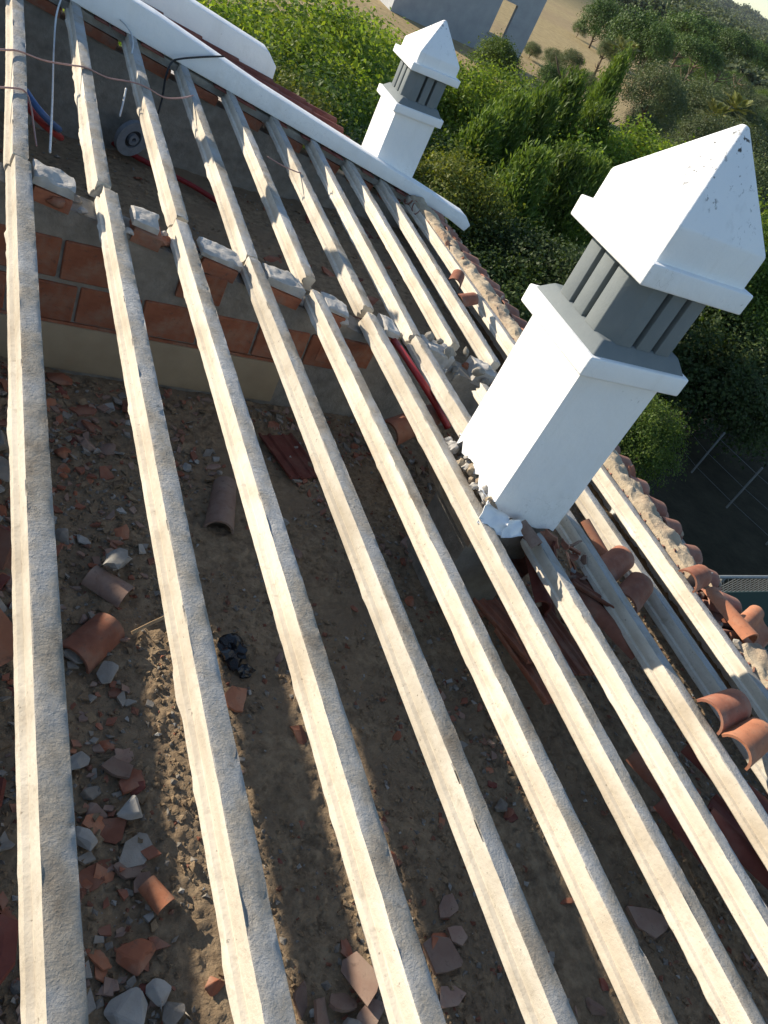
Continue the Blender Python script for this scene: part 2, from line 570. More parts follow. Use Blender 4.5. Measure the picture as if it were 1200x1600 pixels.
v, f = box_vf(EAVE_X, EAVE_X + 0.2, -2.6, 7.3, 0, roof_z(EAVE_X) - 0.19)
link('wall', mesh('wall', v, f, M_HWALL), house)
v, f = box_vf(LEFT_EAVE, LEFT_EAVE + 0.2, -2.6, 7.3, 0, top_z(LEFT_EAVE) - 0.12)
link('wall', mesh('wall', v, f, M_HWALL), house)
wall_profile('wall', LEFT_EAVE + 0.2, EAVE_X, 7.112, 7.32, 0, 0.16, M_MORTAR, house)
wall_profile('wall', LEFT_EAVE + 0.2, EAVE_X, -2.6, -2.4, 0, 0.096, M_HWALL, house)
v, f = box_vf(LEFT_EAVE + 0.2, EAVE_X, -2.4, 7.112, FLOOR - 0.28, FLOOR - 0.06)
link('floor_slab', mesh('floor_slab', v, f, M_SLAB), house)


def floor_h(X, Y):
    Z = 0.035 * (fbm(X * 1.3, Y * 1.3, 2) - 0.5) + 0.024 * (fbm(X * 7, Y * 7, 5, 3) - 0.5)
    Z = Z + 0.024 * (np.abs(fbm(X * 30, Y * 30, 8, 3) - 0.5) * 2 - 0.2) * (0.5 + fbm(X * 3, Y * 3, 12, 2))
    Z = Z + 0.10 * np.clip((0.62 - X) / 0.6, 0, 1) + 0.05 * np.clip((X - 2.4) / 1.0, 0, 1)
    return FLOOR + Z


def floor_z(x, y):
    return float(floor_h(np.array([x]), np.array([y]))[0])


def dirt(name, x0, x1, y0, y1, step):
    nx, ny = int((x1 - x0) / step) + 1, int((y1 - y0) / step) + 1
    X, Y = np.meshgrid(np.linspace(x0, x1, nx), np.linspace(y0, y1, ny), indexing='ij')
    v, f_ = grid_vf(np.stack([X, Y, floor_h(X, Y)], -1))
    o = link(name, mesh(name, v, f_, M_DIRT, True))
    return tag(o, None, None, None, 'structure')


tag(dirt('attic_floor', -0.6, EAVE_X, -0.2, 3.86, 0.0125), 'dirt covered attic floor in front of the brick cross wall')
tag(dirt('attic_floor', -0.6, EAVE_X, 4.04, 7.11, 0.035), 'dirt covered attic floor beyond the brick cross wall')
tag(dirt('attic_floor', LEFT_EAVE + 0.2, -0.6, -2.4, 7.11, 0.09), 'dirt covered attic floor left of the ridge')
tag(dirt('attic_floor', -0.6, EAVE_X, -2.4, -0.2, 0.06), 'dirt covered attic floor below the camera')

# ------------------------------------------------------------------ roof beams
BEAM_H = 0.090
PROFILE = [(-0.070, 0, 1), (-0.0672, 0.0015, 1), (-0.050, 0.003, 1), (-0.035, 0.0035, 1), (-0.02, 0.003, 1), (-0.0025, 0.0015, 1), (0, 0, 1),
           (0.0012, -0.004, 0), (0.0012, -0.046, 0), (-0.002, -0.053, 0), (-0.0022, -0.057, 0), (0.012, -0.063, 0), (0.0135, -0.085, 0), (0.009, -BEAM_H, 0),
           (-0.079, -BEAM_H, 0), (-0.0835, -0.085, 0), (-0.082, -0.063, 0), (-0.0678, -0.057, 0), (-0.068, -0.053, 0), (-0.0712, -0.046, 0), (-0.0712, -0.024, 0), (-0.0712, -0.004, 0)]


def beam(u0, u1, y0, y1, label, group, lift=0.0, seed=0, step=0.022, left=False, name='concrete_beam'):
    n = int((y1 - y0) / step) + 2
    m = len(PROFILE)
    t = np.linspace(0, 1, n)
    Y = y0 + (y1 - y0) * t
    V = np.zeros((n, m, 3))
    edge = {0: 1, 6: 1, 1: .6, 5: .6}
    for j, (w, d, top) in enumerate(PROFILE):
        U = u0 + (u1 - u0) * t + w
        DD = np.full(n, d + lift)
        rough = (fbm(Y * 26, np.full(n, j * 1.7), seed + 3, 3) - 0.5)
        if top:
            DD = DD + rough * 0.005 + 0.003 * (fbm(Y * 5, np.full(n, j * 0.6), seed + 9, 2) - 0.5)
            if j in edge:                       # chipped arrises
                chip = np.clip(fbm(Y * 13, np.full(n, 0.3 + j), seed + 31, 4) - 0.66, 0, 1) * 0.07 * edge[j]
                DD = DD - chip
                U = U + (chip if j < 3 else -chip) * 0.8
        else:
            low = d < -0.05
            U = U + rough * (0.003 if low else 0.001)
            if j in (13, 14, 12, 15):
                burr = np.clip(fbm(Y * 6, np.full(n, 0.7 + (j > 13)), seed + 55, 4) - 0.62, 0, 1) * 0.06
                U = U + (burr if j < 14 else -burr)
        # the ends are broken, not sawn
        sag = 0.0025 * np.sin(t * math.pi * 2 + seed)
        U = U + sag
        for i in range(n):
            p = roof_pt(U[i], Y[i], DD[i])
            if left:
                p.x = 2 * RIDGE_X - p.x
            V[i, j] = p
    for i in (0, 1, n - 2, n - 1):
        e = min(i, n - 1 - i)
        jit = nrng.normal(0, 1, m) * (0.010 if e == 0 else 0.005)
        V[i, :, 1] += jit
        cx = V[i].mean(0)
        if e == 0:
            V[i, :, 0] = cx[0] + (V[i, :, 0] - cx[0]) * 0.93
            V[i, :, 2] = cx[2] + (V[i, :, 2] - cx[2]) * 0.93
    idx = np.arange(n * m).reshape(n, m)
    F, MI = [], []
    for j in range(m):
        j2 = (j + 1) % m
        a, b_ = idx[:-1, j], idx[1:, j]
        c, d_ = idx[1:, j2], idx[:-1, j2]
        q = np.stack([a, d_, c, b_], -1) if not left else np.stack([a, b_, c, d_], -1)
        F += q.tolist()
        MI += [1 if (PROFILE[j][2] and PROFILE[j2][2]) else 0] * (n - 1)
    F += [idx[0].tolist(), idx[-1][::-1].tolist()] if not left else [idx[0][::-1].tolist(), idx[-1].tolist()]
    MI += [0, 0]
    o = link(name, mesh(name, V.reshape(-1, 3), F, [M_SIDE, M_TOP], False, MI))
    me = o.data
    me.polygons.foreach_set('use_smooth', [True] * len(me.polygons))
    me.set_sharp_from_angle(angle=math.radians(38))
    return tag(o, label, 'beam', group, 'thing')


ORD = ['first', 'second', 'third', 'fourth', 'fifth', 'sixth', 'seventh', 'eighth', 'ninth', 'tenth']
NEAR_U = [0.615, 1.022, 1.397, 1.812, 2.19, 2.588, 2.965, 3.375, 3.775, 4.185]
NEAR_END = [3.93, 4.02, 4.03, 3.97, 3.90, 3.93, 3.78, 3.62, 3.9, 3.9]
near_extra = ['running along the left edge of the photo', 'with rubble in the dirt on its left side', '', 'lying over the whole dusty tile',
              'ending in a broken stub on the brick wall', 'passing just left of the big white chimney', 'starting below the front face of the big chimney',
              'half shaded behind the big chimney', 'half shaded with loose tiles around it', 'next to the tiled eave']
for k in range(10):
    lab = f'{ORD[k]} concrete beam from the left in the near bay' + (', ' + near_extra[k] if near_extra[k] else '')
    lab = ' '.join(lab.split()[:16])
    y0 = -2.55
    y1 = NEAR_END[k]
    if k == 6:
        beam(NEAR_U[k], NEAR_U[k], y0, 2.22, lab, 'concrete roof beams in the near bay', seed=k * 13)
        beam(NEAR_U[k], NEAR_U[k] - 0.01, 2.78, 3.90, 'short beam piece between the brick cross wall and the big chimney', 'concrete roof beams in the near bay', seed=k * 13 + 5)
    else:
        beam(NEAR_U[k], NEAR_U[k] + (-0.006 if k in (3, 8) else 0.004), y0, y1, lab, 'concrete roof beams in the near bay', seed=k * 13)
FAR_U = [(0.612, 0.65), (1.0, 1.055), (1.408, 1.475), (1.805, 1.91), (2.20, 2.325), (2.60, 2.74), (2.945, 3.15), (3.355, 3.55), (3.735, 3.94), (4.20, 4.28)]
FAR_START = [3.945, 4.05, 4.07, 3.985, 4.05, 4.0, 3.91, 4.06, 4.05, 3.92]
for k in range(10):
    beam(FAR_U[k][0], FAR_U[k][1], FAR_START[k], 7.118, f'{ORD[k]} concrete beam from the left in the far bay, under the white parapet',
         'concrete roof beams in the far bay', seed=200 + k * 17, lift=0.004 if k in (1, 2, 4, 5) else 0.0, step=0.03)
# unseen beams beside the ridge, spaced to shape the sun strips on the floor
for uu, lab in ((RIDGE_X + 0.21, 'unseen concrete beam just left of the ridge, placed to block sun'), (0.0, 'unseen concrete beam under the ridge tiles, placed to block sun')):
    beam(uu, uu, -2.55, 7.1, lab, 'unseen beams added beside the ridge', seed=int(uu * 90) + 400, step=0.08)
beam(0.225, 0.225, -2.55, 7.1, 'unseen concrete beam left of the first one, added to block sun', 'unseen beams added beside the ridge', seed=477, step=0.08)
beam(0.39, 0.39, -2.55, 7.1, 'unseen concrete beam on the left slope, placed to part the sun strips', 'unseen beams added beside the ridge', seed=499, step=0.08, left=True)


# ------------------------------------------------------------------ tiles
def sheet_solid(prof, L, th, ny=6, taper=0.0):
    # prof: list of (x, z) across; extruded along y with thickness
    n = len(prof)
    P = np.array(prof)
    nrm = np.zeros_like(P)
    for i in range(n):
        d = P[min(i + 1, n - 1)] - P[max(i - 1, 0)]
        nrm[i] = np.array([-d[1], d[0]]) / (np.linalg.norm(d) + 1e-9)
    V, F = [], []
    for k in range(ny + 1):
        t = k / ny
        s = 1 - taper * t
        for i in range(n):
            V.append((P[i, 0] * s, L * (t - 0.5), P[i, 1] * s))
        for i in range(n):
            V.append(((P[i, 0] - nrm[i, 0] * th) * s, L * (t - 0.5), (P[i, 1] - nrm[i, 1] * th) * s))
    w = 2 * n
    for k in range(ny):
        a, b_ = k * w, (k + 1) * w
        for i in range(n - 1):
            F.append((a + i, a + i + 1, b_ + i + 1, b_ + i))
            F.append((a + n + i + 1, a + n + i, b_ + n + i, b_ + n + i + 1))
        F.append((a, b_, b_ + n, a + n))
        F.append((a + n - 1, a + w - 1, b_ + w - 1, b_ + n - 1))
    for i in range(n - 1):
        F.append((i + 1, i, n + i, n + i + 1))
        a = ny * w
        F.append((a + i, a + i + 1, a + n + i + 1, a + n + i))
    return V, F


def arc(r, a0, a1, n, cx=0, cz=0):
    return [(cx + r * math.cos(math.radians(a0 + (a1 - a0) * i / (n - 1))), cz + r * math.sin(math.radians(a0 + (a1 - a0) * i / (n - 1)))) for i in range(n)]


BARREL = arc(0.088, 172, 8, 11)
LUSA = arc(0.062, 178, 20, 9, -0.07, 0.0) + [(0.0, 0.012), (0.03, 0.004), (0.09, 0.004), (0.112, 0.008), (0.122, 0.026), (0.132, 0.026)]
FLATT = [(-0.115, 0.024), (-0.105, 0.024), (-0.098, 0.006), (-0.05, 0.004), (-0.042, 0.018), (-0.03, 0.018), (-0.022, 0.004), (0.05, 0.004), (0.058, 0.016), (0.07, 0.016), (0.078, 0.005), (0.105, 0.006), (0.113, 0.022), (0.122, 0.022)]
TM = {}


def tile_mesh(kind, mat):
    key = (kind, mat.name)
    if key not in TM:
        if kind == 'barrel': v, f_ = sheet_solid(BARREL, 0.42, 0.013, 6, 0.18)
        elif kind == 'short_barrel': v, f_ = sheet_solid(BARREL, 0.24, 0.013, 4, 0.1)
        elif kind == 'lusa': v, f_ = sheet_solid(LUSA, 0.43, 0.012, 5, 0.0)
        elif kind == 'channel': v, f_ = sheet_solid([(x, -z + 0.088) for x, z in BARREL][::-1], 0.40, 0.013, 5, -0.14)
        else: v, f_ = sheet_solid(FLATT, 0.40, 0.011, 5, 0.0)
        me = mesh(kind + '_tile', v, f_, mat, True)
        me.set_sharp_from_angle(angle=math.radians(50))
        TM[key] = me
    return TM[key]


# unseen left slope cover and ridge tiles, edges set to block the sun
lr = thing('added_left_slope', 'unseen left slope cover with ridge tiles, added to block the sun', 'roof')
v, f = [], []
for x in (LEFT_EAVE - 0.15, -1.235):
    for y in (-2.7, 7.1):
        v.append((x, y, top_z(x) + 0.0)); v.append((x, y, top_z(x) + 0.05))
f = [(0, 2, 6, 4), (1, 5, 7, 3), (0, 1, 3, 2), (4, 6, 7, 5), (0, 4, 5, 1), (2, 3, 7, 6)]
link('sun_block_bed', mesh('sun_block_bed', v, f, M_TILE), lr)
v, f = [], []
for x in (-1.235, -0.47):
    for y in (4.75, 7.1):
        v.append((x, y, top_z(x) + 0.0)); v.append((x, y, top_z(x) + 0.05))
f = [(0, 2, 6, 4), (1, 5, 7, 3), (0, 1, 3, 2), (4, 6, 7, 5), (0, 4, 5, 1), (2, 3, 7, 6)]
link('sun_block_bed', mesh('sun_block_bed', v, f, M_TILE), lr)
for k in range(24):
    y = -2.45 + k * 0.395
    link('ridge_tile', tile_mesh('barrel', M_TILE), lr, (RIDGE_X, y, top_z(RIDGE_X) + 0.01), (0.02, 0, 0), (1.35, 1.0, 0.8))

# ------------------------------------------------------------------ brick cross wall
cw = thing('brick_cross_wall', 'hollow red brick cross wall carrying the beam joints across the attic', 'wall', (0.9, 3.95, FLOOR))
inv = Matrix.Translation((-0.9, -3.95, -FLOOR))


def cpart(name, v, f_, mat, smooth=False):
    v = [inv @ Vector(p) for p in v]
    return link(name, mesh(name, v, f_, mat, smooth), cw)


# mortar core behind the bricks, top follows the slope, rough
xs = np.linspace(LEFT_EAVE + 0.2, EAVE_X, 180)
V, F = [], []
for k, x in enumerate(xs):
    zt = top_z(x) - 0.098 - 0.42 * (x < -0.3) + 0.02 * (float(fbm(np.array([x * 6]), np.array([0.3]), 4)[0]) - 0.5)  # unseen left part is lowered to let the sun strips through
    V += [(x, 3.851, FLOOR - 0.1), (x, 4.02, FLOOR - 0.1), (x, 3.851 + 0.012 * float(fbm(np.array([x * 9]), np.array([1.3]), 6)[0]), zt - 0.012), (x, 4.02, zt)]
for k in range(len(xs) - 1):
    a, b_ = k * 4, k * 4 + 4
    F += [(a, b_, b_ + 2, a + 2), (b_ + 1, a + 1, a + 3, b_ + 3), (a + 2, b_ + 2, b_ + 3, a + 3)]
F += [(0, 2, 3, 1), (len(xs) * 4 - 4, len(xs) * 4 - 3, len(xs) * 4 - 1, len(xs) * 4 - 2)]
cpart('mortar_core', V, F, M_MORTAR)
brick_v, brick_f = box_vf(-0.151, 0.151, -0.035, 0.035, -0.102, 0.102)
brick_me = bevelled('brick', brick_v, brick_f, M_BRICK, 0.006, 1, False)
zc_rows = [ZC - 2.262, ZC - 2.03, ZC - 1.80]
for r, zc in enumerate(zc_rows):
    off = (0.075 if r == 0 else (0.285 if r == 1 else 0.12))
    x = -1.5 + off - 0.025
    while x < 3.9:
        # a brick is there only where its top stays below the sloping mortar cap
        if top_z(x + 0.15) - 0.15 > zc + 0.094 and top_z(x - 0.15) - 0.15 > zc + 0.094:
            b_ = link('brick', brick_me, cw, inv @ Vector((x, 3.876 + rng.uniform(-0.004, 0.004), zc + rng.uniform(-0.004, 0.004))),
                      (rng.uniform(-0.01, 0.01), rng.uniform(-0.012, 0.012), rng.uniform(-0.01, 0.01)))
        x += 0.318
# half bricks set where the slope cuts the courses
for x, zc, s in ((1.18, ZC - 2.02, 0.8), (2.18, ZC - 2.23, 0.75), (2.02, ZC - 2.24, 0.5)):
    if top_z(x) - 0.13 > zc: link('brick', brick_me, cw, inv @ Vector((x + 0.02, 3.872, zc)), (0, 0.03, 0), (s, 1, 0.8))
v, f = box_vf(-1.2, 1.80, 3.835, 3.90, ZC - 2.66, ZC - 2.388)
lv = bevelled('lintel', [inv @ Vector(p) for p in v], f, M_LINTEL, 0.008, 2)
link('lintel', lv, cw)
# thin red course between the lintel and the bricks
v, f = box_vf(-1.2, 1.80, 3.842, 3.9, ZC - 2.386, ZC - 2.370)
cpart('tile_course', v, f, M_BRICK)


def lump(seed, r, amp=0.35, sub=2, mat=None, squash=(1, 1, 1), name='lump'):
    bm = bmesh.new()
    bmesh.ops.create_icosphere(bm, subdivisions=sub, radius=1.0)
    for q in bm.verts:
        n_ = mnoise.fractal(q.co * 1.3 + Vector((seed * 3.7, seed * 1.3, 0)), 0.8, 2.1, 4)
        q.co *= (1 + amp * n_)
        q.co = Vector((q.co.x * squash[0], q.co.y * squash[1], q.co.z * squash[2])) * r
    me = bpy.data.meshes.new(name)
    bm.to_mesh(me); bm.free()
    me.materials.append(mat)
    for p in me.polygons: p.use_smooth = True
    me.set_sharp_from_angle(angle=math.radians(35))
    return me


# mortar caps and clay block pieces between the beams on top of the wall
def slope_block(name, u0, u1, y0, y1, d0, d1, mat, parent, invm, rough=0.012, nu=12, ny=6, seed=0, smooth=True):
    # a rough-topped block lying in the roof plane
    U, Y = np.meshgrid(np.linspace(u0, u1, nu), np.linspace(y0, y1, ny), indexing='ij')
    top = d1 + rough * 2 * (fbm(U * 16 + seed, Y * 16, seed, 3) - 0.5)
    jag = rough * 1.2 * (fbm(U * 22 + seed * 2, Y * 9, seed + 4, 2) - 0.5)
    V, F = [], []
    for i in range(nu):
        for j in range(ny):
            yy = Y[i, j] + (jag[i, j] * 2 if j in (0, ny - 1) else 0)
            uu = U[i, j] + (jag[i, j] * 2 if i in (0, nu - 1) else 0)
            e = 0.008 if (i in (0, nu - 1) or j in (0, ny - 1)) else 0
            V.append(roof_pt(uu, yy, top[i, j] - e))
    N = nu * ny
    for i in range(nu):
        for j in range(ny):
            V.append(roof_pt(U[i, j], Y[i, j], d0))
    for i in range(nu - 1):
        for j in range(ny - 1):
            a = i * ny + j
            F.append((a, a + ny, a + ny + 1, a + 1))
            F.append((N + a, N + a + 1, N + a + ny + 1, N + a + ny))
    for i in range(nu - 1):
        a = i * ny
        F.append((a, N + a, N + a + ny, a + ny))
        a = i * ny + ny - 1
        F.append((a, a + ny, N + a + ny, N + a))
    for j in range(ny - 1):
        a = j
        F.append((a, a + 1, N + a + 1, N + a))
        a = (nu - 1) * ny + j
        F.append((a, N + a, N + a + 1, a + 1))
    me = mesh(name, [invm @ p for p in V], F, mat, smooth)
    if smooth: me.set_sharp_from_angle(angle=math.radians(45))
    return link(name, me, parent)


for k in range(8):
    ua = NEAR_U[k] + 0.03
    ub = NEAR_U[k + 1] - 0.095
    cut = {0: (0.0, 0.07), 1: (0.06, 0.02), 2: (0.05, 0.02), 3: (0.01, 0.01), 4: (0.03, 0.1), 5: (0.05, 0.05), 6: (0.02, 0.0), 7: (0.05, 0.05)}[k]
    ua += cut[0]; ub -= cut[1]
    if k < 6:
        slope_block('clay_block', ua + 0.01, ub + rng.uniform(-0.05, 0.0), 3.846, 3.99, -0.13, -0.055, M_BRICK, cw, inv, 0.005, seed=k)
    slope_block('mortar_cap', ua - 0.008, ub - rng.uniform(0.0, 0.06), 3.85 + rng.uniform(-0.01, 0.012), 4.01 + rng.uniform(-0.02, 0.02), -0.054 if k < 6 else -0.13, -0.016 + rng.uniform(-0.01, 0.012), M_MORTAR_W, cw, inv, 0.014, 30, 12, seed=20 + k)
    for q in range(5):
        p = roof_pt(rng.choice([ua - 0.01, ub + 0.02, rng.uniform(ua, ub)]), rng.uniform(3.84, 4.0), -0.09)
        link('mortar_crumb', lump(k * 9 + q, rng.uniform(0.018, 0.035), 0.5, 2, rng.choice([M_MORTAR, M_MORTAR_W, M_BRICK]), (1.2, 1, 0.8), 'mortar_crumb'), cw, inv @ p)

# ------------------------------------------------------------------ gable with its white parapet
gw = thing('white_parapet', 'long white parapet sloping down over the gable behind the beams', 'parapet', (1.8, 7.2, roof_z(1.8)))
ginv = Matrix.Translation((-1.8, -7.2, -roof_z(1.8)))


def slab_profile(pts_top, pts_bot, y0, y1, mat, bev, invm, name):
    # an extruded outline in the XZ plane, bevelled
    out = pts_top + pts_bot[::-1]
    n = len(out)
    v = [invm @ Vector((x, y0, z)) for x, z in out] + [invm @ Vector((x, y1, z)) for x, z in out]
    f_ = [tuple(range(n)), tuple(range(2 * n - 1, n - 1, -1))] + [(i, i + n, (i + 1) % n + n, (i + 1) % n) for i in range(n)]
    return bevelled(name, v, f_, mat, bev, 3)


top = [(x, roof_z(x) + h) for x, h in ((-0.35, 0.245), (1.28, 0.225), (2.2, 0.165), (3.2, 0.14), (4.0, 0.125), (4.55, 0.105), (4.64, 0.045))]
bot = [(x, roof_z(x) + h) for x, h in ((-0.35, 0.0), (1.28, 0.0), (2.2, 0.005), (3.2, 0.01), (4.0, 0.01), (4.38, -0.005), (4.60, -0.035))]
link('parapet_face', slab_profile(top, bot, 7.07, 7.25, M_WHITE, 0.010, ginv, 'parapet_face'), gw)
slope_block('mortar_strip', 0.2, 4.3, 7.085, 7.24, -0.075, -0.012, M_MORTAR, gw, ginv, 0.008, 90, 4, seed=3)
for k in range(9):
    ua, ub = FAR_U[k][1] + 0.035, FAR_U[k + 1][1] - 0.10
    slope_block('brick', ua, ub, 7.082 + rng.uniform(0, 0.02), 7.2, -0.165 + rng.uniform(-0.01, 0.01), -0.078, M_BRICK, gw, ginv, 0.006, 10, 4, seed=40 + k)
    for q in range(2):
        uu = ua + (ub - ua) * rng.random()
        slope_block('tile_shard', uu - 0.06, uu + 0.05, 7.045, 7.16, -0.018, -0.002, M_TILE_RED, gw, ginv, 0.004, 6, 4, seed=60 + k * 3 + q)

# ------------------------------------------------------------------ neighbouring roof and its parapet
nh = thing('neighbour_house', 'neighbouring house with dark red tiles and a short white parapet', 'house', (1.5, 8.2, 0))
ninv = Matrix.Translation((-1.5, -8.2, 0))
top = [(x, roof_z(x) + h) for x, h in ((-0.6, 0.33), (1.6, 0.29), (2.45, 0.285), (2.56, 0.20))]
bot = [(x, roof_z(x) + h) for x, h in ((-0.6, -0.1), (1.6, -0.1), (2.45, -0.1), (2.56, -0.08))]
link('parapet', slab_profile(top, bot, 8.0, 8.2, M_WHITE, 0.012, ninv, 'parapet'), nh)
v, f = box_vf(-4.0, 2.7, 7.34, 8.19, 0, roof_z(2.7) - 0.15)
link('wall', mesh('wall', [ninv @ Vector(p) for p in v], f, M_HWALL), nh)
V = [(-1.0, 7.34, roof_z(-1.0) - 0.03), (2.95, 7.34, roof_z(2.95) - 0.03), (2.95, 8.19, roof_z(2.95) - 0.03), (-1.0, 8.19, roof_z(-1.0) - 0.03)]
V += [(a, b_, c - 0.08) for a, b_, c in V]
link('roof_deck', mesh('roof_deck', [ninv @ Vector(p) for p in V], [(0, 1, 2, 3), (7, 6, 5, 4), (0, 4, 5, 1), (1, 5, 6, 2), (2, 6, 7, 3), (3, 7, 4, 0)], M_TILE_RED), nh)
for c in range(3):
    for k in range(9):
        x = 0.2 + k * 0.355
        y = 7.42 + c * 0.235
        o = link('roof_tile', tile_mesh('lusa', M_TILE_RED), nh, ninv @ Vector((x, y, roof_z(x) + 0.022 + 0.006)), (0, 0, 0))
        o.rotation_mode = 'QUATERNION'
        along = Vector((CS, 0, -SS)); up = Vector((SS, 0, CS))
        along = (along + up * 0.045).normalized(); up = (up - along * up.dot(along)).normalized()
        side = along.cross(up)
        o.rotation_quaternion = Matrix((side, along, up)).transposed().to_quaternion()


# ------------------------------------------------------------------ chimneys
def chimney(loc, base_z, hw, h_body, h_sh, h_lan, h_cap, h_prism, h_apex, label, sh, hl, hc, hp, seed, below):
    t = thing('chimney', label, 'chimney', (loc[0], loc[1], base_z))
    # body: rendered shaft with a ragged lower edge
    nper, nz = 12, 16
    V, F = [], []
    ring = []
    for s in range(4):
        for q in range(nper):
            a = -hw + 2 * hw * q / nper
            ring.append([(a, -hw), (hw, a), (-a, hw), (-hw, -a)][s])
    # rounded corners
    ring = [((x * 0.992, y * 0.992) if abs(abs(x) - abs(y)) < 1e-6 else (x, y)) for x, y in ring]
    n = len(ring)
    for k in range(nz + 1):
        for i, (x, y) in enumerate(ring):
            zr = -TS * x
            jag_ = float(fbm(np.array([i * 0.75]), np.array([seed * 1.0]), seed, 3)[0])
            low = zr + ((0.015 + 0.17 * max(0.0, jag_ - 0.30) if x < -hw * 0.9 else 0.05 * (jag_ - 0.6)) if below else -0.12)
            z = low + (h_body - low) * (k / nz)
            w = 1 + 0.006 * (float(fbm(np.array([x * 6 + y * 5]), np.array([z * 5]), seed + 2, 2)[0]) - 0.5) / hw * 0.3
            V.append((x * w, y * w, z))
    for k in range(nz):
        for i in range(n):
            j = (i + 1) % n
            F.append((k * n + i, k * n + j, (k + 1) * n + j, (k + 1) * n + i))
    F.append(tuple(nz * n + i for i in range(n)))
    me = mesh('shaft', V, F, M_WHITE, True)
    me.set_sharp_from_angle(angle=math.radians(50))
    link('shaft', me, t)
    if below:                                # the brick flue under the roof
        v, f_ = box_vf(-hw + 0.03, hw - 0.03, -hw + 0.03, hw - 0.03, below - base_z, 0.2)
        link('flue', mesh('flue', v, f_, M_MORTAR), t)
    # shoulder with a weathered top
    v, f_ = box_vf(-sh, sh, -sh, sh, h_body, h_sh)
    link('shoulder', bevelled('shoulder', v, f_, M_WHITE, 0.010, 3), t)
    v = [(x * (sh - 0.018), y * (sh - 0.018), h_sh - 0.004) for x, y in ((-1, -1), (1, -1), (1, 1), (-1, 1))] + \
        [(x * (hl - 0.008), y * (hl - 0.008), h_sh + 0.055) for x, y in ((-1, -1), (1, -1), (1, 1), (-1, 1))]
    f_ = [(3, 2, 1, 0), (4, 5, 6, 7), (0, 1, 5, 4), (1, 2, 6, 5), (2, 3, 7, 6), (3, 0, 4, 7)]
    link('lantern_base', bevelled('lantern_base', v, f_, M_GREY, 0.008, 2), t)
    # lantern: four chamfered corner pillars and one slat in each side
    lan = bpy.data.objects.new('lantern', None)
    C.objects.link(lan); lan.parent = t
    z0, z1 = h_sh + 0.05, h_lan + 0.01
    ch = 0.34 * hl
    flat = 2 * (hl - ch)
    sl = 0.10 * flat
    w3 = (flat - 2 * sl) / 3
    th = 0.05
    for s in range(4):
        c, sn = [(1, 0), (0, 1), (-1, 0), (0, -1)][s]
        rot = lambda x, y: (c * x - sn * y, sn * x + c * y)
        # pillar at local corner (-,-) : along both sides
        out = [(-hl, -hl + ch + w3), (-hl, -hl + ch), (-hl + ch, -hl), (-hl + ch + w3, -hl), (-hl + ch + w3, -hl + th), (-hl + ch + th * 0.4, -hl + th), (-hl + th, -hl + ch + th * 0.4), (-hl + th, -hl + ch + w3)]
        v = [(*rot(*p), z0) for p in out] + [(*rot(*p), z1) for p in out]
        m_ = len(out)
        f_ = [tuple(range(m_ - 1, -1, -1)), tuple(range(m_, 2 * m_))] + [(i, (i + 1) % m_, (i + 1) % m_ + m_, i + m_) for i in range(m_)]
        link('corner_pillar', bevelled('corner_pillar', v, f_, M_GREY, 0.004, 2), lan)
        out = [(-w3 / 2, -hl), (w3 / 2, -hl), (w3 / 2, -hl + th), (-w3 / 2, -hl + th)]
        v = [(*rot(*p), z0) for p in out] + [(*rot(*p), z1) for p in out]
        f_ = [(3, 2, 1, 0), (4, 5, 6, 7), (0, 1, 5, 4), (1, 2, 6, 5), (2, 3, 7, 6), (3, 0, 4, 7)]
        link('slat', bevelled('slat', v, f_, M_GREY, 0.004, 2), lan)
    # cap slab, plinth and pyramid
    v, f_ = box_vf(-hc, hc, -hc, hc, h_lan, h_cap)
    link('cap_slab', bevelled('cap_slab', v, f_, M_WHITE, 0.008, 3), t)
    q = [(-1, -1), (1, -1), (1, 1), (-1, 1)]
    tip = 0.012
    z_p = h_cap - 0.01
    v = [(x * hp * 1.0, y * hp * 1.0, 0.0) for x, y in q] + [(x * hp * 0.99, y * hp * 0.99, h_prism - z_p) for x, y in q] + [(x * tip, y * tip, h_apex - z_p) for x, y in q]
    f_ = [(3, 2, 1, 0)] + [(a + i, a + (i + 1) % 4, a + 4 + (i + 1) % 4, a + 4 + i) for a in (0, 4) for i in range(4)] + [(8, 9, 10, 11)]
    link('pyramid', bevelled('pyramid', v, f_, M_MOULD, 0.008, 2), t, (0, 0, z_p))
    return t


big = chimney((2.525, 2.505), roof_z(2.525), 0.228, 0.855, 0.945, 1.27, 1.36, 1.50, 1.845,
              'big white chimney with grey slotted lantern and pyramid cap standing between the beams', 0.285, 0.226, 0.285, 0.25, 7, FLOOR)
small = chimney((3.665, 7.405), roof_z(3.665), 0.212, 0.60, 0.675, 0.965, 1.03, 1.12, 1.385,
                'small white chimney with grey lantern on the far parapet', 0.255, 0.195, 0.25, 0.21, 3, None)
slim = chimney((-0.19, 7.40), roof_z(-0.19), 0.10, 0.36, 0.41, 0.58, 0.62, 0.66, 0.86,
               'slender white chimney on the ridge, outside the photo, casting a shadow on the far beams', 0.125, 0.095, 0.125, 0.11, 5, None)
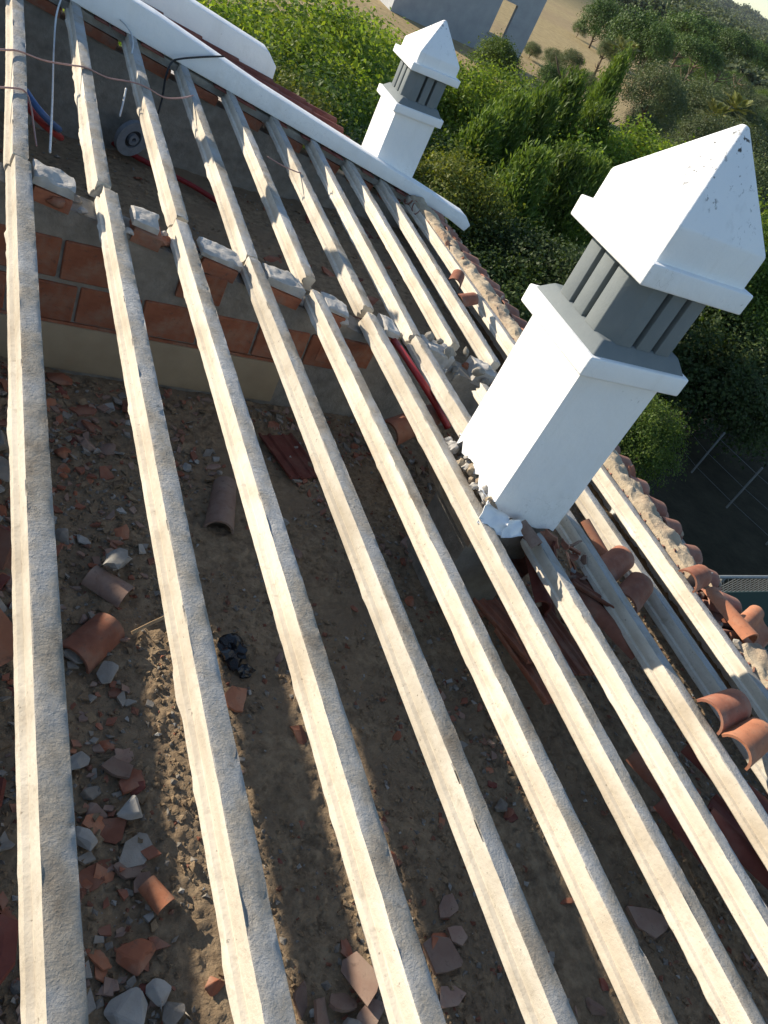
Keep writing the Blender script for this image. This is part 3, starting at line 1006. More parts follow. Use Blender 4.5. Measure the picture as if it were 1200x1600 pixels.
# torn skirt of render at the foot of the big chimney
for k, (px, py, w, h, rx, ry, rz) in enumerate([(772, 812, 0.13, 0.10, 0.9, 0.1, -0.5), (800, 826, 0.12, 0.08, 0.75, -0.1, 0.1), (770, 795, 0.09, 0.06, 0.35, 0.5, 0.3), (757, 775, 0.06, 0.07, 0.5, 0.8, 0.9), (745, 735, 0.06, 0.07, 0.3, 1.1, 1.2), (724, 686, 0.07, 0.05, 0.4, 0.7, 0.7)]):
    n = 7
    U, W = np.meshgrid(np.linspace(-0.5, 0.5, n), np.linspace(-0.5, 0.5, n), indexing='ij')
    Z = 0.35 * (fbm(U * 3 + k * 5, W * 3, k, 3) - 0.5) * w
    J = 0.25 * (fbm(U * 5, W * 5 + k, k + 9, 2) - 0.5)
    P = np.stack([U * w * (1 + J), W * h * (1 + J), Z], -1)
    v1, f1 = grid_vf(P)
    P2 = P.copy(); P2[..., 2] -= 0.006
    v2, f2 = grid_vf(P2)
    N = len(v1)
    b = [i * n for i in range(n)] + [(n - 1) * n + j for j in range(1, n)] + [i * n + n - 1 for i in range(n - 2, -1, -1)] + [j for j in range(n - 2, 0, -1)]
    F = f1 + [tuple(x + N for x in q[::-1]) for q in f2] + [(b[i], b[(i + 1) % len(b)], b[(i + 1) % len(b)] + N, b[i] + N) for i in range(len(b))]
    p = on_roof(px, py, 0.03)
    link('render_flake', mesh('render_flake', v1 + v2, F, M_WHITE, True), big, p - Vector(big.location), (rx, ry, rz))


# ------------------------------------------------------------------ rubble
def frag_mesh(seed, r, curv, th, mat, name, elong=1.0):
    g = random.Random(seed)
    n = g.randint(6, 10)
    ang = sorted((k + g.uniform(-0.4, 0.4)) * 2 * math.pi / n for k in range(n))
    sq = g.uniform(0.25, 0.9)
    pts = []
    for a in ang:
        q = r * g.uniform(0.62, 1.08) * (1 - sq + sq / max(abs(math.cos(a)), abs(math.sin(a)))) * 0.85
        pts.append((math.cos(a) * q * elong, math.sin(a) * q))
    def z(x, y): return -curv * y * y / max(r, 1e-3)
    inner = [(x * 0.5, y * 0.5) for x, y in pts]
    V = [(0, 0, z(0, 0))] + [(x, y, z(x, y)) for x, y in inner] + [(x, y, z(x, y)) for x, y in pts]
    m_ = len(V)
    V += [(x * 0.97, y * 0.97, zz - th) for x, y, zz in V]
    F = []
    for k in range(n):
        k2 = (k + 1) % n
        F += [(0, 1 + k, 1 + k2), (1 + k, 1 + n + k, 1 + n + k2, 1 + k2)]
        F += [(m_, m_ + 1 + k2, m_ + 1 + k), (m_ + 1 + k, m_ + 1 + k2, m_ + 1 + n + k2, m_ + 1 + n + k)]
        F += [(1 + n + k, m_ + 1 + n + k, m_ + 1 + n + k2, 1 + n + k2)]
    return mesh(name, V, F, mat)


def rock_mesh(seed, r, mat, name, flat=0.65):
    g = random.Random(seed)
    bm = bmesh.new()
    for k in range(15):
        d = Vector((g.gauss(0, 1), g.gauss(0, 1), g.gauss(0, 1))).normalized()
        bm.verts.new(Vector((d.x * g.uniform(0.7, 1.15), d.y * g.uniform(0.6, 1.0), d.z * flat * g.uniform(0.6, 1.0))) * r)
    bmesh.ops.convex_hull(bm, input=bm.verts)
    for q in [q for q in bm.verts if not q.link_faces]: bm.verts.remove(q)
    bmesh.ops.bevel(bm, geom=list(bm.edges), offset=r * 0.05, segments=1, affect='EDGES')
    me = bpy.data.meshes.new(name)
    bm.to_mesh(me); bm.free()
    me.materials.append(mat)
    return me


FRAGS = [frag_mesh(s, 0.05, [0.0, 0.25, 0.4, 0.1][s % 4], 0.012, [M_TILE, M_TILE_DUST, M_TILE, M_TILE_NEW, M_TILE_RED][s % 5], 'tile_fragment', 1 + 0.4 * (s % 3)) for s in range(20)]
ROCKS = [rock_mesh(s + 50, 0.05, [M_STONE, M_STONE, M_STONE_W, M_TILE_DUST][s % 4], 'rubble_stone', [0.7, 0.5, 0.8][s % 3]) for s in range(12)]
BITS = [rock_mesh(s + 90, 0.05, M_BRICK, 'brick_fragment', [0.5, 0.4][s % 2]) for s in range(6)]
GT, GS, GB = 'small tile fragments strewn over the attic floor', 'small stones strewn over the attic floor', 'small brick bits strewn over the attic floor'


def place(name, me, x, y, s, label, cat, group=None, tilt=0.25, rz=None, lift=0.2, zoff=0.0, mat=None):
    o = link(name, me, None, (x, y, floor_z(x, y) + 0.05 * s * lift + zoff), (rng.uniform(-tilt, tilt), rng.uniform(-tilt, tilt), rng.uniform(0, 6.28) if rz is None else rz), s)
    return tag(o, label, cat, group)


def place_px(name, me, px, py, s, label, cat, rz=None, tilt=0.25, lift=0.3, group=None, zoff=0.0):
    p = on_z(px, py, FLOOR + 0.02)
    for _ in range(3): p = on_z(px, py, floor_z(p.x, p.y) + 0.02)
    return place(name, me, p.x, p.y, s, label, cat, group, tilt, rz, lift, zoff)


def F_(seed, mat, curv=0.2, elong=1.2): return frag_mesh(seed, 0.05, curv, 0.013, mat, 'tile_fragment', elong)
def R_(seed, mat, flat=0.6): return rock_mesh(seed, 0.05, mat, 'rubble_stone', flat)


# pieces one can point at, left to right
place_px('mortar_lump', lump(1, 0.05, 0.5, 2, M_STONE_W, (1.5, 0.8, 0.6), 'mortar_lump'), 178, 888, 1.1, 'pale mortar lump stuck on a dark tile between the first two beams', 'mortar', zoff=0.06)
place_px('roof_tile', tile_mesh('short_barrel', M_TILE_DUST), 168, 918, 0.75, 'dusty barrel tile piece under the pale mortar lump', 'tile', 0.9, 0.1, 0.6, zoff=-0.01)
place_px('roof_tile', tile_mesh('short_barrel', M_TILE), 142, 1005, 0.95, 'terracotta barrel tile beside a big stone right of the first beam', 'tile', -0.75 + 1.57 * 0, 0.1, 0.6, zoff=-0.02)
place_px('rubble_stone', R_(301, M_STONE), 168, 1052, 1.15, 'sunlit brown and white stone beside the dark barrel tile', 'stone', zoff=0.02)
place_px('rubble_stone', R_(302, M_STONE), 113, 1020, 1.3, 'grey stone half hidden by the first beam, beside the barrel tile', 'stone')
place_px('rubble_stone', R_(303, M_STONE), 150, 968, 0.95, 'pinkish stone above the dark barrel tile', 'stone')
place_px('tile_fragment', F_(304, M_TILE_DUST, 0.0), 182, 1202, 1.05, 'pale pink square tile fragment leaning on a red one', 'tile fragment', zoff=0.02)
place_px('tile_fragment', F_(305, M_TILE, 0.1, 1.5), 205, 1216, 1.1, 'red tile fragment under the pale pink one', 'tile fragment', 0.6)
place_px('tile_fragment', F_(306, M_TILE, 0.3, 0.7), 182, 1078, 0.85, 'small red tile fragment below the sunlit stone', 'tile fragment')
place_px('plaster_lump', R_(307, M_STONE_W, 0.9), 197, 1266, 1.25, 'white plaster lump half in the sun between the first two beams', 'plaster', zoff=0.02)
place_px('brick_fragment', R_(308, M_TILE_DUST, 0.5), 152, 1268, 1.1, 'dusty brick fragment left of the white plaster lump', 'brick fragment')
place_px('rubble_stone', R_(309, M_STONE_W), 118, 1195, 1.2, 'pale stone partly under the first beam', 'stone')
place_px('rubble_stone', R_(310, M_STONE), 142, 1236, 0.9, 'grey stone above the dusty brick fragment', 'stone')
place_px('rubble_stone', R_(311, M_STONE_W), 126, 1312, 1.2, 'white stone at the first beam below the dusty brick fragment', 'stone')
place_px('tile_fragment', F_(312, M_STONE, 0.0, 1.5), 208, 1328, 1.25, 'grey slab fragment among the shards between the first two beams', 'slab fragment', 0.7)
place_px('tile_fragment', F_(313, M_TILE_DUST, 0.0, 1.4), 205, 1352, 1.0, 'brown slab fragment below the grey one', 'slab fragment', 0.1)
place_px('tile_fragment', F_(314, M_TILE, 0.0, 2.0), 150, 1365, 1.0, 'long red tile shard near the first beam', 'tile fragment', 0.7)
place_px('roof_tile', tile_mesh('short_barrel', M_TILE_NEW), 243, 1400, 0.42, 'small orange barrel tile piece catching the sun', 'tile', 0.55, 0.1, 1.2)
place_px('tile_fragment', F_(316, M_TILE_DUST, 0.0, 1.3), 222, 1378, 0.75, 'pale pink fragment touching the orange barrel piece', 'tile fragment', 0.6, zoff=0.015)
place_px('brick_fragment', R_(317, M_BRICK, 0.45), 210, 1494, 1.25, 'long red brick fragment at the lower left', 'brick fragment', 0.35)
bf = bpy.data.objects[-1] if False else None
place_px('plaster_lump', R_(318, M_STONE_W, 0.45), 196, 1582, 1.7, 'broad grey white plaster slab at the lower left edge of the photo', 'plaster', 0.2, 0.1)
place_px('rubble_stone', R_(319, M_STONE_W, 0.6), 248, 1550, 0.9, 'white and brown stone right of the plaster slab', 'stone', 2.0)
place_px('rubble_stone', R_(320, M_STONE, 0.5), 270, 1582, 1.0, 'brown stone in the lower left beside the sunny strip', 'stone', 1.0)
place_px('rubble_stone', R_(321, M_STONE_W, 0.7), 132, 842, 0.85, 'round pale pebble right of the first beam above the mortar lump', 'stone')
place_px('rubble_stone', R_(322, M_STONE, 0.6), 98, 838, 1.0, 'grey stone under the first beam above the mortar lump', 'stone')
place_px('tile_fragment', F_(323, M_TILE_DUST, 0.3), 168, 702, 1.2, 'dusty curved tile fragment in the shade between the first two beams', 'tile fragment')
place_px('brick_fragment', R_(324, M_BRICK, 0.5), 97, 706, 1.0, 'orange brick fragment beside the first beam', 'brick fragment')
place_px('tile_fragment', F_(325, M_TILE, 0.3, 1.5), 128, 636, 1.3, 'red tile fragment near the foot of the lintel', 'tile fragment', 0.3)
place_px('brick_fragment', R_(326, M_BRICK, 0.5), 92, 592, 1.5, 'large red brick fragment under the lintel beside the first beam', 'brick fragment')
place_px('roof_tile', tile_mesh('barrel', M_TILE_DUST), 347, 792, 0.85, 'whole dusty barrel tile lying between the second and third beams', 'tile', math.radians(-16), 0.03, 0.3, zoff=0.0)
p0, p1 = on_z(206, 989, FLOOR + 0.04), on_z(262, 962, FLOOR + 0.06)
v, f = tube_vf([p0, (p0 + p1) / 2 + Vector((0, 0, 0.003)), p1], 0.009, 4)
tag(link('wood_stick', mesh('wood_stick', v, f, M_WOOD)), 'thin wooden stick lying on the dirt left of the second beam', 'stick')
place_px('tile_fragment', F_(330, M_TILE_NEW, 0.15, 1.35), 368, 1090, 1.15, 'rounded orange tile fragment below the black plastic bag', 'tile fragment', math.radians(75), 0.05)
place_px('roof_tile', tile_mesh('flat', M_TILE_RED), 452, 712, 0.95, 'whole ribbed red tile lying between the third and fourth beams', 'tile', math.radians(14), 0.05, 0.3)
place_px('tile_fragment', F_(331, M_TILE, 0.3, 1.2), 432, 665, 1.0, 'broken orange tile end above the ribbed red tile', 'tile fragment')
place_px('tile_fragment', F_(332, M_TILE_DUST, 0.0, 1.2), 645, 850, 1.7, 'broad tan slab fragment between the fourth and fifth beams', 'slab fragment', 0.2, 0.08)
place_px('tile_fragment', F_(333, M_TILE_DUST, 0.0, 1.6), 705, 895, 1.2, 'tan slab fragment beside the fifth beam', 'slab fragment', 1.0, 0.1)
place_px('brick_fragment', R_(334, M_BRICK, 0.5), 640, 938, 0.8, 'small ribbed brick fragment beside the fourth beam', 'brick fragment')
place_px('tile_fragment', F_(335, M_TILE_DUST, 0.0, 1.0), 692, 1497, 1.7, 'large square tile fragment in the shade at the lower middle', 'tile fragment', 0.0, 0.06)
place_px('tile_fragment', F_(336, M_TILE_DUST, 0.0, 1.0), 715, 1460, 1.1, 'tile fragment touching the large square one', 'tile fragment', 0.5, 0.1)
place_px('tile_fragment', F_(337, M_TILE_DUST, 0.1, 1.2), 703, 1415, 1.2, 'upper fragment of the small group at the lower middle', 'tile fragment', 0.9, 0.2)
place_px('tile_fragment', F_(338, M_TILE_DUST, 0.0, 1.7), 705, 1558, 1.0, 'oblong tile fragment at the bottom middle', 'tile fragment', 0.05, 0.05)
place_px('tile_fragment', F_(339, M_TILE_DUST, 0.0, 1.6), 1015, 1442, 1.6, 'long tan tile fragment in the shade at the lower right', 'tile fragment', -0.3, 0.05)
for k, (px, py, s) in enumerate([(560, 1535, 1.2), (535, 1570, 0.9), (500, 1585, 0.9), (470, 1560, 0.8), (575, 1590, 1.0)]):
    place_px('tile_fragment', F_(350 + k, M_TILE_DUST, 0.05, 1.6), px, py, s, ['topmost pale shard in the heap at the bottom left of the third beam', 'pale shard just below the topmost one of the bottom heap', 'pale shard in the middle of the bottom heap', 'leftmost pale shard of the bottom heap', 'lowest pale shard of the bottom heap, touching the third beam'][k], 'tile fragment', None, 0.5, 0.8, 'pale shards heaped at the bottom')
place_px('brick_fragment', R_(360, M_BRICK, 0.7), 573, 1590, 0.7, 'bright orange fragment at the bottom edge beside the third beam', 'brick fragment')
place_px('brick_fragment', R_(361, M_BRICK, 0.7), 337, 1540, 0.75, 'orange fragment in the sunny strip beside the second beam', 'brick fragment')

# black plastic bag
def bag_part(seed, r, mat, sq):
    return lump(seed, r, 0.75, 3, mat, sq, 'black_bag')
m, nt, b = mat_base('black_plastic')
b.inputs['Base Color'].default_value = (0.012, 0.012, 0.014, 1); b.inputs['Roughness'].default_value = 0.22
p = on_z(365, 1026, FLOOR + 0.03)
bag = thing('plastic_bag', 'crumpled black plastic bag beside the second beam', 'bag', (p.x, p.y, floor_z(p.x, p.y)))
link('bag_body', bag_part(5, 0.055, m, (1.0, 1.15, 0.75)), bag, (0, 0.02, 0.035))
link('bag_neck', bag_part(9, 0.032, m, (1.2, 0.9, 0.7)), bag, (0.035, -0.075, 0.02), (0.2, 0.3, 0.4))

# whole tiles thrown down between the beams on the right
ax_y = Vector((0, 1, 0))


def tile_at(px, py, d, kind, mat, label, yaw, pitch=0.0, roll=0.0, s=1.0):
    p = on_roof(px, py, d)
    return tag(link('roof_tile', tile_mesh(kind, mat), None, p, (pitch, roll + SLOPE, yaw), s), label, 'tile')


R2D = math.radians
tile_at(800, 985, -0.32, 'flat', M_TILE, 'ribbed terracotta tile lying lengthwise left of the sixth beam', R2D(12), -0.1)
tile_at(828, 1040, -0.35, 'flat', M_TILE, 'lower ribbed tile lying lengthwise left of the sixth beam', R2D(14), 0.05, 0.1)
tile_at(745, 790, -0.28, 'flat', M_TILE_DUST, 'dusty flat tile leaning under the sixth beam by the chimney', R2D(-20), 0.2, 0.35)
tile_at(770, 855, -0.27, 'lusa', M_TILE, 'terracotta tile under the sixth beam below the torn render', R2D(30), 0.1, -0.3)
tile_at(715, 740, -0.27, 'flat', M_TILE, 'flat tile under the fifth beam near the chimney', R2D(60), 0.25, 0.1)
tile_at(640, 665, -0.30, 'barrel', M_TILE, 'barrel tile in the shade right of the fifth beam near the wall', R2D(-60), 0.1, 0.0)
tile_at(690, 705, -0.30, 'barrel', M_TILE_RED, 'barrel tile in the shade left of the big chimney', R2D(40), -0.1, 0.2)
tile_at(838, 905, -0.20, 'lusa', M_TILE_RED, 'tile wedged beside the seventh beam below the chimney', R2D(-8), 0.15, 0.45)
tile_at(870, 1000, -0.24, 'flat', M_TILE, 'flat tile in the shade between the sixth and seventh beams', R2D(10), 0.0, 0.1)
tile_at(935, 930, -0.09, 'flat', M_TILE, 'terracotta tile lying between the seventh and eighth beams', R2D(52), 0.05, 0.1, 0.8)
tile_at(950, 975, -0.15, 'lusa', M_TILE, 'tile half under the terracotta tile between the seventh and eighth beams', R2D(20), 0.0, 0.1)
tile_at(955, 885, -0.03, 'short_barrel', M_TILE, 'upper shaded barrel tile between the eighth and ninth beams', R2D(-60), 0.25, 0.1, 0.9)
tile_at(985, 930, -0.04, 'short_barrel', M_TILE, 'lower shaded barrel tile between the eighth and ninth beams', R2D(-55), 0.15, 0.1, 0.95)
tile_at(935, 855, -0.05, 'lusa', M_TILE_NEW, 'orange tile edge sticking up right behind the big chimney', R2D(25), 0.3, 0.2, 0.7)
tile_at(1040, 1245, -0.26, 'barrel', M_TILE, 'terracotta barrel tile below the seventh beam at the right', R2D(24), 0.0, 0.1, 1.0)
tile_at(1085, 1325, -0.26, 'barrel', M_TILE_RED, 'barrel tile below the seventh beam at the lower right', R2D(20), 0.0, 0.1, 1.0)
tile_at(1130, 1230, -0.2, 'barrel', M_TILE_RED, 'dark red barrel tile between the eighth and ninth beams at the right', R2D(28), 0.0, 0.1, 1.1)
tile_at(1170, 1330, -0.18, 'lusa', M_TILE_RED, 'dark red tile under the eighth beam at the right edge', R2D(28), 0.0, 0.0, 1.0)
tile_at(1126, 1112, 0.03, 'short_barrel', M_TILE, 'shaded barrel tile lying across the ninth and tenth beams', R2D(-78), 0.06, 0.0, 0.98)
tile_at(1164, 1162, 0.03, 'short_barrel', M_TILE_NEW, 'sunlit orange barrel tile lying across the ninth and tenth beams', R2D(-72), 0.06, 0.0, 0.98)
tile_at(1135, 965, 0.02, 'barrel', M_TILE_NEW, 'clean orange barrel tile loose at the eave beside the tenth beam', R2D(2), -0.03, 0.05, 0.85)
tile_at(1082, 905, 0.05, 'short_barrel', M_TILE, 'orange barrel tile lying across the eave mortar', R2D(-72), -0.03, 0.05, 0.85)
tile_at(1175, 985, 0.02, 'lusa', M_TILE_NEW, 'orange tile at the right edge under the eave mortar', R2D(-66), 0.0, 0.0, 0.8)
tile_at(822, 838, -0.005, 'short_barrel', M_TILE_DUST, 'dusty barrel tile end resting at the start of the seventh beam', R2D(28), 0.25, 0.0, 0.55)
tile_at(728, 470, -0.03, 'short_barrel', M_TILE, 'broken tile between the last two beams of the far bay', R2D(-70), 0.2, 0.1, 0.7)
tile_at(712, 438, -0.01, 'short_barrel', M_TILE, 'broken barrel tile between the last two far bay beams, nearer the parapet', R2D(-30), 0.2, 0.1, 0.7)

# mortar rubble beside and under the big chimney
for k in range(46):
    uu = rng.uniform(2.60, 2.655); yy = rng.uniform(2.24, 2.80)
    p = roof_pt(uu, yy, rng.uniform(-0.06, 0.055) - (uu - 2.60) * 0.0)
    tag(link('mortar_lump', lump(100 + k % 9, 0.05, 0.5, 2, M_MORTAR_B if k % 3 else M_MORTAR_W, (1, 1, .7), 'mortar_lump'), None, p, (rng.random() * 6, rng.random() * 6, 0), rng.uniform(0.3, 0.62)),
        'mortar lump wedged between the sixth beam and the big chimney', 'mortar', 'mortar lumps beside the big chimney')
v, f = box_vf(2.272, 2.335, 2.24, 2.78, roof_z(2.3) - 0.2, roof_z(2.3) - 0.03)
tag(link('mortar_bed', mesh('mortar_bed', v, f, M_MORTAR_B)), 'beige mortar bed along the left foot of the big chimney', 'mortar')
for k in range(26):
    p = roof_pt(rng.uniform(2.98, 3.32), rng.uniform(2.05, 2.26), -0.05 + rng.uniform(-0.05, 0.05))
    tag(link('rubble_stone', rng.choice(FRAGS + ROCKS), None, p, (rng.random() * 6, rng.random() * 6, rng.random() * 6), rng.uniform(0.4, 0.9)),
        'broken piece heaped at the front foot of the big chimney', 'rubble', 'broken pieces at the foot of the big chimney')
for k in range(22):
    p = roof_pt(rng.uniform(3.0, 3.75), rng.uniform(3.62, 4.02), -0.03 + rng.uniform(-0.06, 0.03))
    tag(link('mortar_lump', lump(120 + k % 7, 0.05, 0.5, 2, M_MORTAR if k % 4 else M_MORTAR_W, (1.2, 1, .6), 'mortar_lump'), None, p, (rng.random() * 6, rng.random() * 6, 0), rng.uniform(0.3, 0.95)),
        'grey mortar lump on the cross wall behind the big chimney', 'mortar', 'mortar lumps on the cross wall')

# scattered rubble
def spot(x, y):                             # which gap between the near beams shows this place on the floor
    r = Vector((x, y, FLOOR - ZC))
    t = -HR / (r.x * SS + r.z * CS)
    u_ = t * (r.x * CS - r.z * SS)
    k_ = sum(1 for q in NEAR_U if u_ > q - 0.03)
    where = 'left of the first beam' if k_ == 0 else ('right of the last beam' if k_ >= 10 else f'between the {ORD[k_ - 1]} and {ORD[k_]} beams')
    far_ = 'at the bottom' if y < 0.8 else ('low in the photo' if y < 1.4 else ('at mid height' if y < 2.3 else ('towards the brick wall' if y < 3.2 else 'by the brick wall')))
    return where + ' ' + far_


def tint(me):
    return {'terracotta_tile': 'terracotta', 'dusty_tile': 'dusty brown', 'clean_orange_tile': 'orange', 'dark_red_tile': 'dark red', 'rubble_stone': 'grey', 'white_plaster_lump': 'pale grey', 'hollow_brick': 'red'}.get(me.materials[0].name, 'brown')


def bulk(s_): return 'tiny' if s_ < 0.45 else ('small' if s_ < 0.8 else 'sizeable')


cnt = 0
for k in range(330):
    z = rng.random()
    if z < 0.5: x, y = rng.triangular(0.18, 0.85, 0.35), rng.uniform(0.3, 3.7)
    elif z < 0.68: x, y = rng.uniform(0.3, 2.6), rng.uniform(3.1, 3.8)
    elif z < 0.82: x, y = rng.uniform(1.0, 3.0), rng.uniform(0.3, 1.3)
    elif z < 0.93: x, y = rng.uniform(2.2, 3.6), rng.uniform(1.0, 3.6)
    else: x, y = rng.uniform(0.9, 2.4), rng.uniform(1.3, 3.2)
    if 0.74 < x < 1.12 and 0.5 < y < 2.2 and rng.random() < 0.85: continue
    s = min(1.5, max(0.25, rng.lognormvariate(-0.55, 0.5)))
    r = rng.random()
    if r < 0.55: nm_, pool, cat_, grp_, sc_ = 'tile_fragment', FRAGS, 'tile fragment', GT, s
    elif r < 0.85: nm_, pool, cat_, grp_, sc_ = 'rubble_stone', ROCKS, 'stone', GS, s * 0.8
    else: nm_, pool, cat_, grp_, sc_ = 'brick_fragment', BITS, 'brick fragment', GB, s * 0.8
    me_ = rng.choice(pool)
    place(nm_, me_, x, y, sc_, f'{bulk(s)} {tint(me_)} {cat_} {spot(x, y)}', cat_, grp_, 0.4)
for k in range(60):
    x, y = rng.uniform(-0.1, 3.6), rng.uniform(4.1, 6.9)
    place('tile_fragment', rng.choice(FRAGS), x, y, rng.uniform(0.5, 1.6), 'broken tile fragment on the floor beyond the brick cross wall', 'tile fragment', 'tile fragments beyond the cross wall', 0.4)
# a heap of rubble along the left edge, by the ridge
for k in range(70):
    y = rng.uniform(0.2, 3.6)
    x = rng.uniform(-0.05, 0.30)
    me_ = rng.choice(ROCKS + ROCKS + FRAGS + BITS)
    o = place('rubble_stone', me_, x, y, rng.uniform(0.8, 1.9), f'{tint(me_)} {"stone" if me_ in ROCKS else "broken piece"} in the heap along the left edge, {["at the bottom", "low", "at mid height", "towards the brick wall"][min(3, int(y))]}', 'rubble', 'rubble heaped along the left edge', 0.6, None, 0.8, rng.uniform(0, 0.10))


def gravel(name, n, x0, x1, y0, y1, smin, smax, mats, label):
    V, F, MI = [], [], []
    base = np.array([(1, 0, 0), (-1, 0, 0), (0, 1, 0), (0, -1, 0), (0, 0, 1), (0, 0, -1)], float)
    fa = np.array([(0, 2, 4), (2, 1, 4), (1, 3, 4), (3, 0, 4), (2, 0, 5), (1, 2, 5), (3, 1, 5), (0, 3, 5)])
    X = nrng.uniform(x0, x1, n); Y = nrng.uniform(y0, y1, n)
    keep = fbm(X * 2.2, Y * 2.2, 77) + 0.25 * (X < 0.8) > 0.42
    X, Y = X[keep], Y[keep]
    n = len(X)
    Z = floor_h(X, Y)
    s = smin + (smax - smin) * nrng.random(n) ** 3
    P = base[None] * (0.6 + 0.6 * nrng.random((n, 6, 1))) * s[:, None, None] * np.array([1, 0.8, 0.6])
    a = nrng.random(n) * 6.28
    c, sn = np.cos(a)[:, None], np.sin(a)[:, None]
    Q = np.stack([P[..., 0] * c - P[..., 1] * sn, P[..., 0] * sn + P[..., 1] * c, P[..., 2]], -1)
    Q += nrng.normal(0, 0.15, Q.shape) * s[:, None, None]
    Q += np.stack([X, Y, Z + s * 0.25], -1)[:, None]
    F = (fa[None] + (np.arange(n) * 6)[:, None, None]).reshape(-1, 3)
    MI = np.repeat(nrng.choice(len(mats), n, p=[0.72, 0.18, 0.07, 0.03][:len(mats)]), 8)
    o = link(name, mesh(name, Q.reshape(-1, 3), F.tolist(), mats, False, MI.tolist()))
    return tag(o, label, None, None, 'stuff')


gravel('gravel', 34000, 0.0, 3.9, 0.1, 3.8, 0.003, 0.019, [M_DIRT, M_STONE, M_TILE, M_STONE_W], 'fine gravel and crumbs over the attic floor')
gravel('gravel', 3000, -0.2, 3.9, 4.1, 7.0, 0.005, 0.025, [M_DIRT, M_STONE, M_TILE, M_STONE_W], 'fine gravel beyond the brick cross wall')

def shards(n, x0, x1, y0, y1, bias):
    # thin angular tile and plaster chips, too many to pick apart
    X = nrng.uniform(x0, x1, n); Y = nrng.uniform(y0, y1, n)
    keep = (fbm(X * 2.6, Y * 2.6, 91) + bias * np.clip((0.95 - X) / 0.5, 0, 1) + 0.12 * (Y > 3.2) + 0.1 * (Y < 1.0)) > 0.66
    keep &= ~((X > 0.76) & (X < 1.1) & (Y < 2.3) & (nrng.random(n) < 0.85))
    X, Y = X[keep], Y[keep]; n = len(X)
    s = 0.008 + 0.026 * nrng.random(n) ** 2.2
    ang = (np.arange(4) * math.pi / 2)[None] + nrng.uniform(-0.45, 0.45, (n, 4)) + nrng.random((n, 1)) * 6.28
    rad = s[:, None] * nrng.uniform(0.5, 1.15, (n, 4)) * (1 + 0.5 * (np.arange(4) % 2)[None] * nrng.random((n, 1)))
    px, py = np.cos(ang) * rad, np.sin(ang) * rad
    tx, ty = nrng.normal(0, 0.35, (n, 1)), nrng.normal(0, 0.35, (n, 1))
    z = px * tx + py * ty + (floor_h(X, Y) + 0.4 * s + 0.004)[:, None]
    th = np.minimum(0.012, s * 0.5)[:, None]
    top = np.stack([X[:, None] + px, Y[:, None] + py, z], -1); bot = top.copy(); bot[..., 2] -= th
    P = np.concatenate([top, bot], 1).reshape(-1, 3)
    fa = np.array([(0, 1, 2, 3), (7, 6, 5, 4), (0, 4, 5, 1), (1, 5, 6, 2), (2, 6, 7, 3), (3, 7, 4, 0)])
    F = (fa[None] + (np.arange(n) * 8)[:, None, None]).reshape(-1, 4)
    mats = [M_TILE, M_TILE_DUST, M_STONE, M_STONE_W, M_DIRT]
    MI = np.repeat(nrng.choice(5, n, p=[0.2, 0.3, 0.2, 0.02, 0.28]), 6)
    o = link('tile_chips', mesh('tile_chips', P, F.tolist(), mats, False, MI.tolist()))
    return tag(o, 'fine tile and plaster chips littering the attic floor', None, None, 'stuff')


shards(5200, 0.1, 3.8, 0.2, 3.8, 0.42)

# ------------------------------------------------------------------ tiled eave
ev = thing('tiled_eave', 'broken tiled eave with beige mortar running along the right beam', 'eave', (EAVE_X, 4.0, roof_z(EAVE_X)))
einv = Matrix.Translation((-EAVE_X, -4.0, -roof_z(EAVE_X)))
down_q = None
along = Vector((CS, 0, -SS)); upv = Vector((SS, 0, CS))


def eave_tile(name, mesh_, u, y, d, mat_rot=0.0, tilt=0.0, s=(1, 1, 1)):
    a = (along * math.cos(tilt) + upv * math.sin(tilt)).normalized()
    a = (Matrix.Rotation(mat_rot, 3, upv) @ a).normalized()
    up = (upv - a * upv.dot(a)).normalized()
    side = a.cross(up)
    o = link(name, mesh_, ev, einv @ roof_pt(u, y, d), None, s)
    o.rotation_mode = 'QUATERNION'
    o.rotation_quaternion = Matrix((side, a, up)).transposed().to_quaternion()
    return o


M_EAVE = terracotta('weathered_eave_tile', (0.26, 0.115, 0.08), (0.37, 0.185, 0.135), 0.5, 0.25)
y = 1.0
k = 0
while y < 6.95:
    gone = 1.70 < y < 2.05
    eave_tile('channel_tile', tile_mesh('channel', M_EAVE), 4.40 + rng.uniform(-0.01, 0.01), y + 0.105, -0.075, rng.uniform(-0.03, 0.03), 0.0)
    if not gone:
        eave_tile('cover_tile', tile_mesh('barrel', M_EAVE), 4.43 + rng.uniform(-0.035, 0.02), y + rng.uniform(-0.015, 0.015), -0.05 + rng.uniform(-0.012, 0.008), rng.uniform(-0.1, 0.1), rng.uniform(-0.05, 0.04), (rng.uniform(0.8, 0.95), 0.95, rng.uniform(0.7, 0.88)))
        eave_tile('tile_mortar', lump(140 + k % 6, 0.05, 0.3, 2, M_MORTAR_B, (0.95, 0.5, 0.5), 'tile_mortar'), 4.612 + rng.uniform(-0.01, 0.01), y, -0.012, rng.uniform(-0.2, 0.2), 0)
        eave_tile('upper_tile', tile_mesh('short_barrel', M_EAVE), 4.50 + rng.uniform(-0.04, 0.015), y + rng.uniform(-0.02, 0.02), -0.025 + rng.uniform(-0.012, 0.008), rng.uniform(-0.14, 0.14), rng.uniform(-0.03, 0.08), (rng.uniform(0.8, 0.95), rng.uniform(0.6, 0.85), rng.uniform(0.7, 0.85)))
    y += 0.212
    k += 1
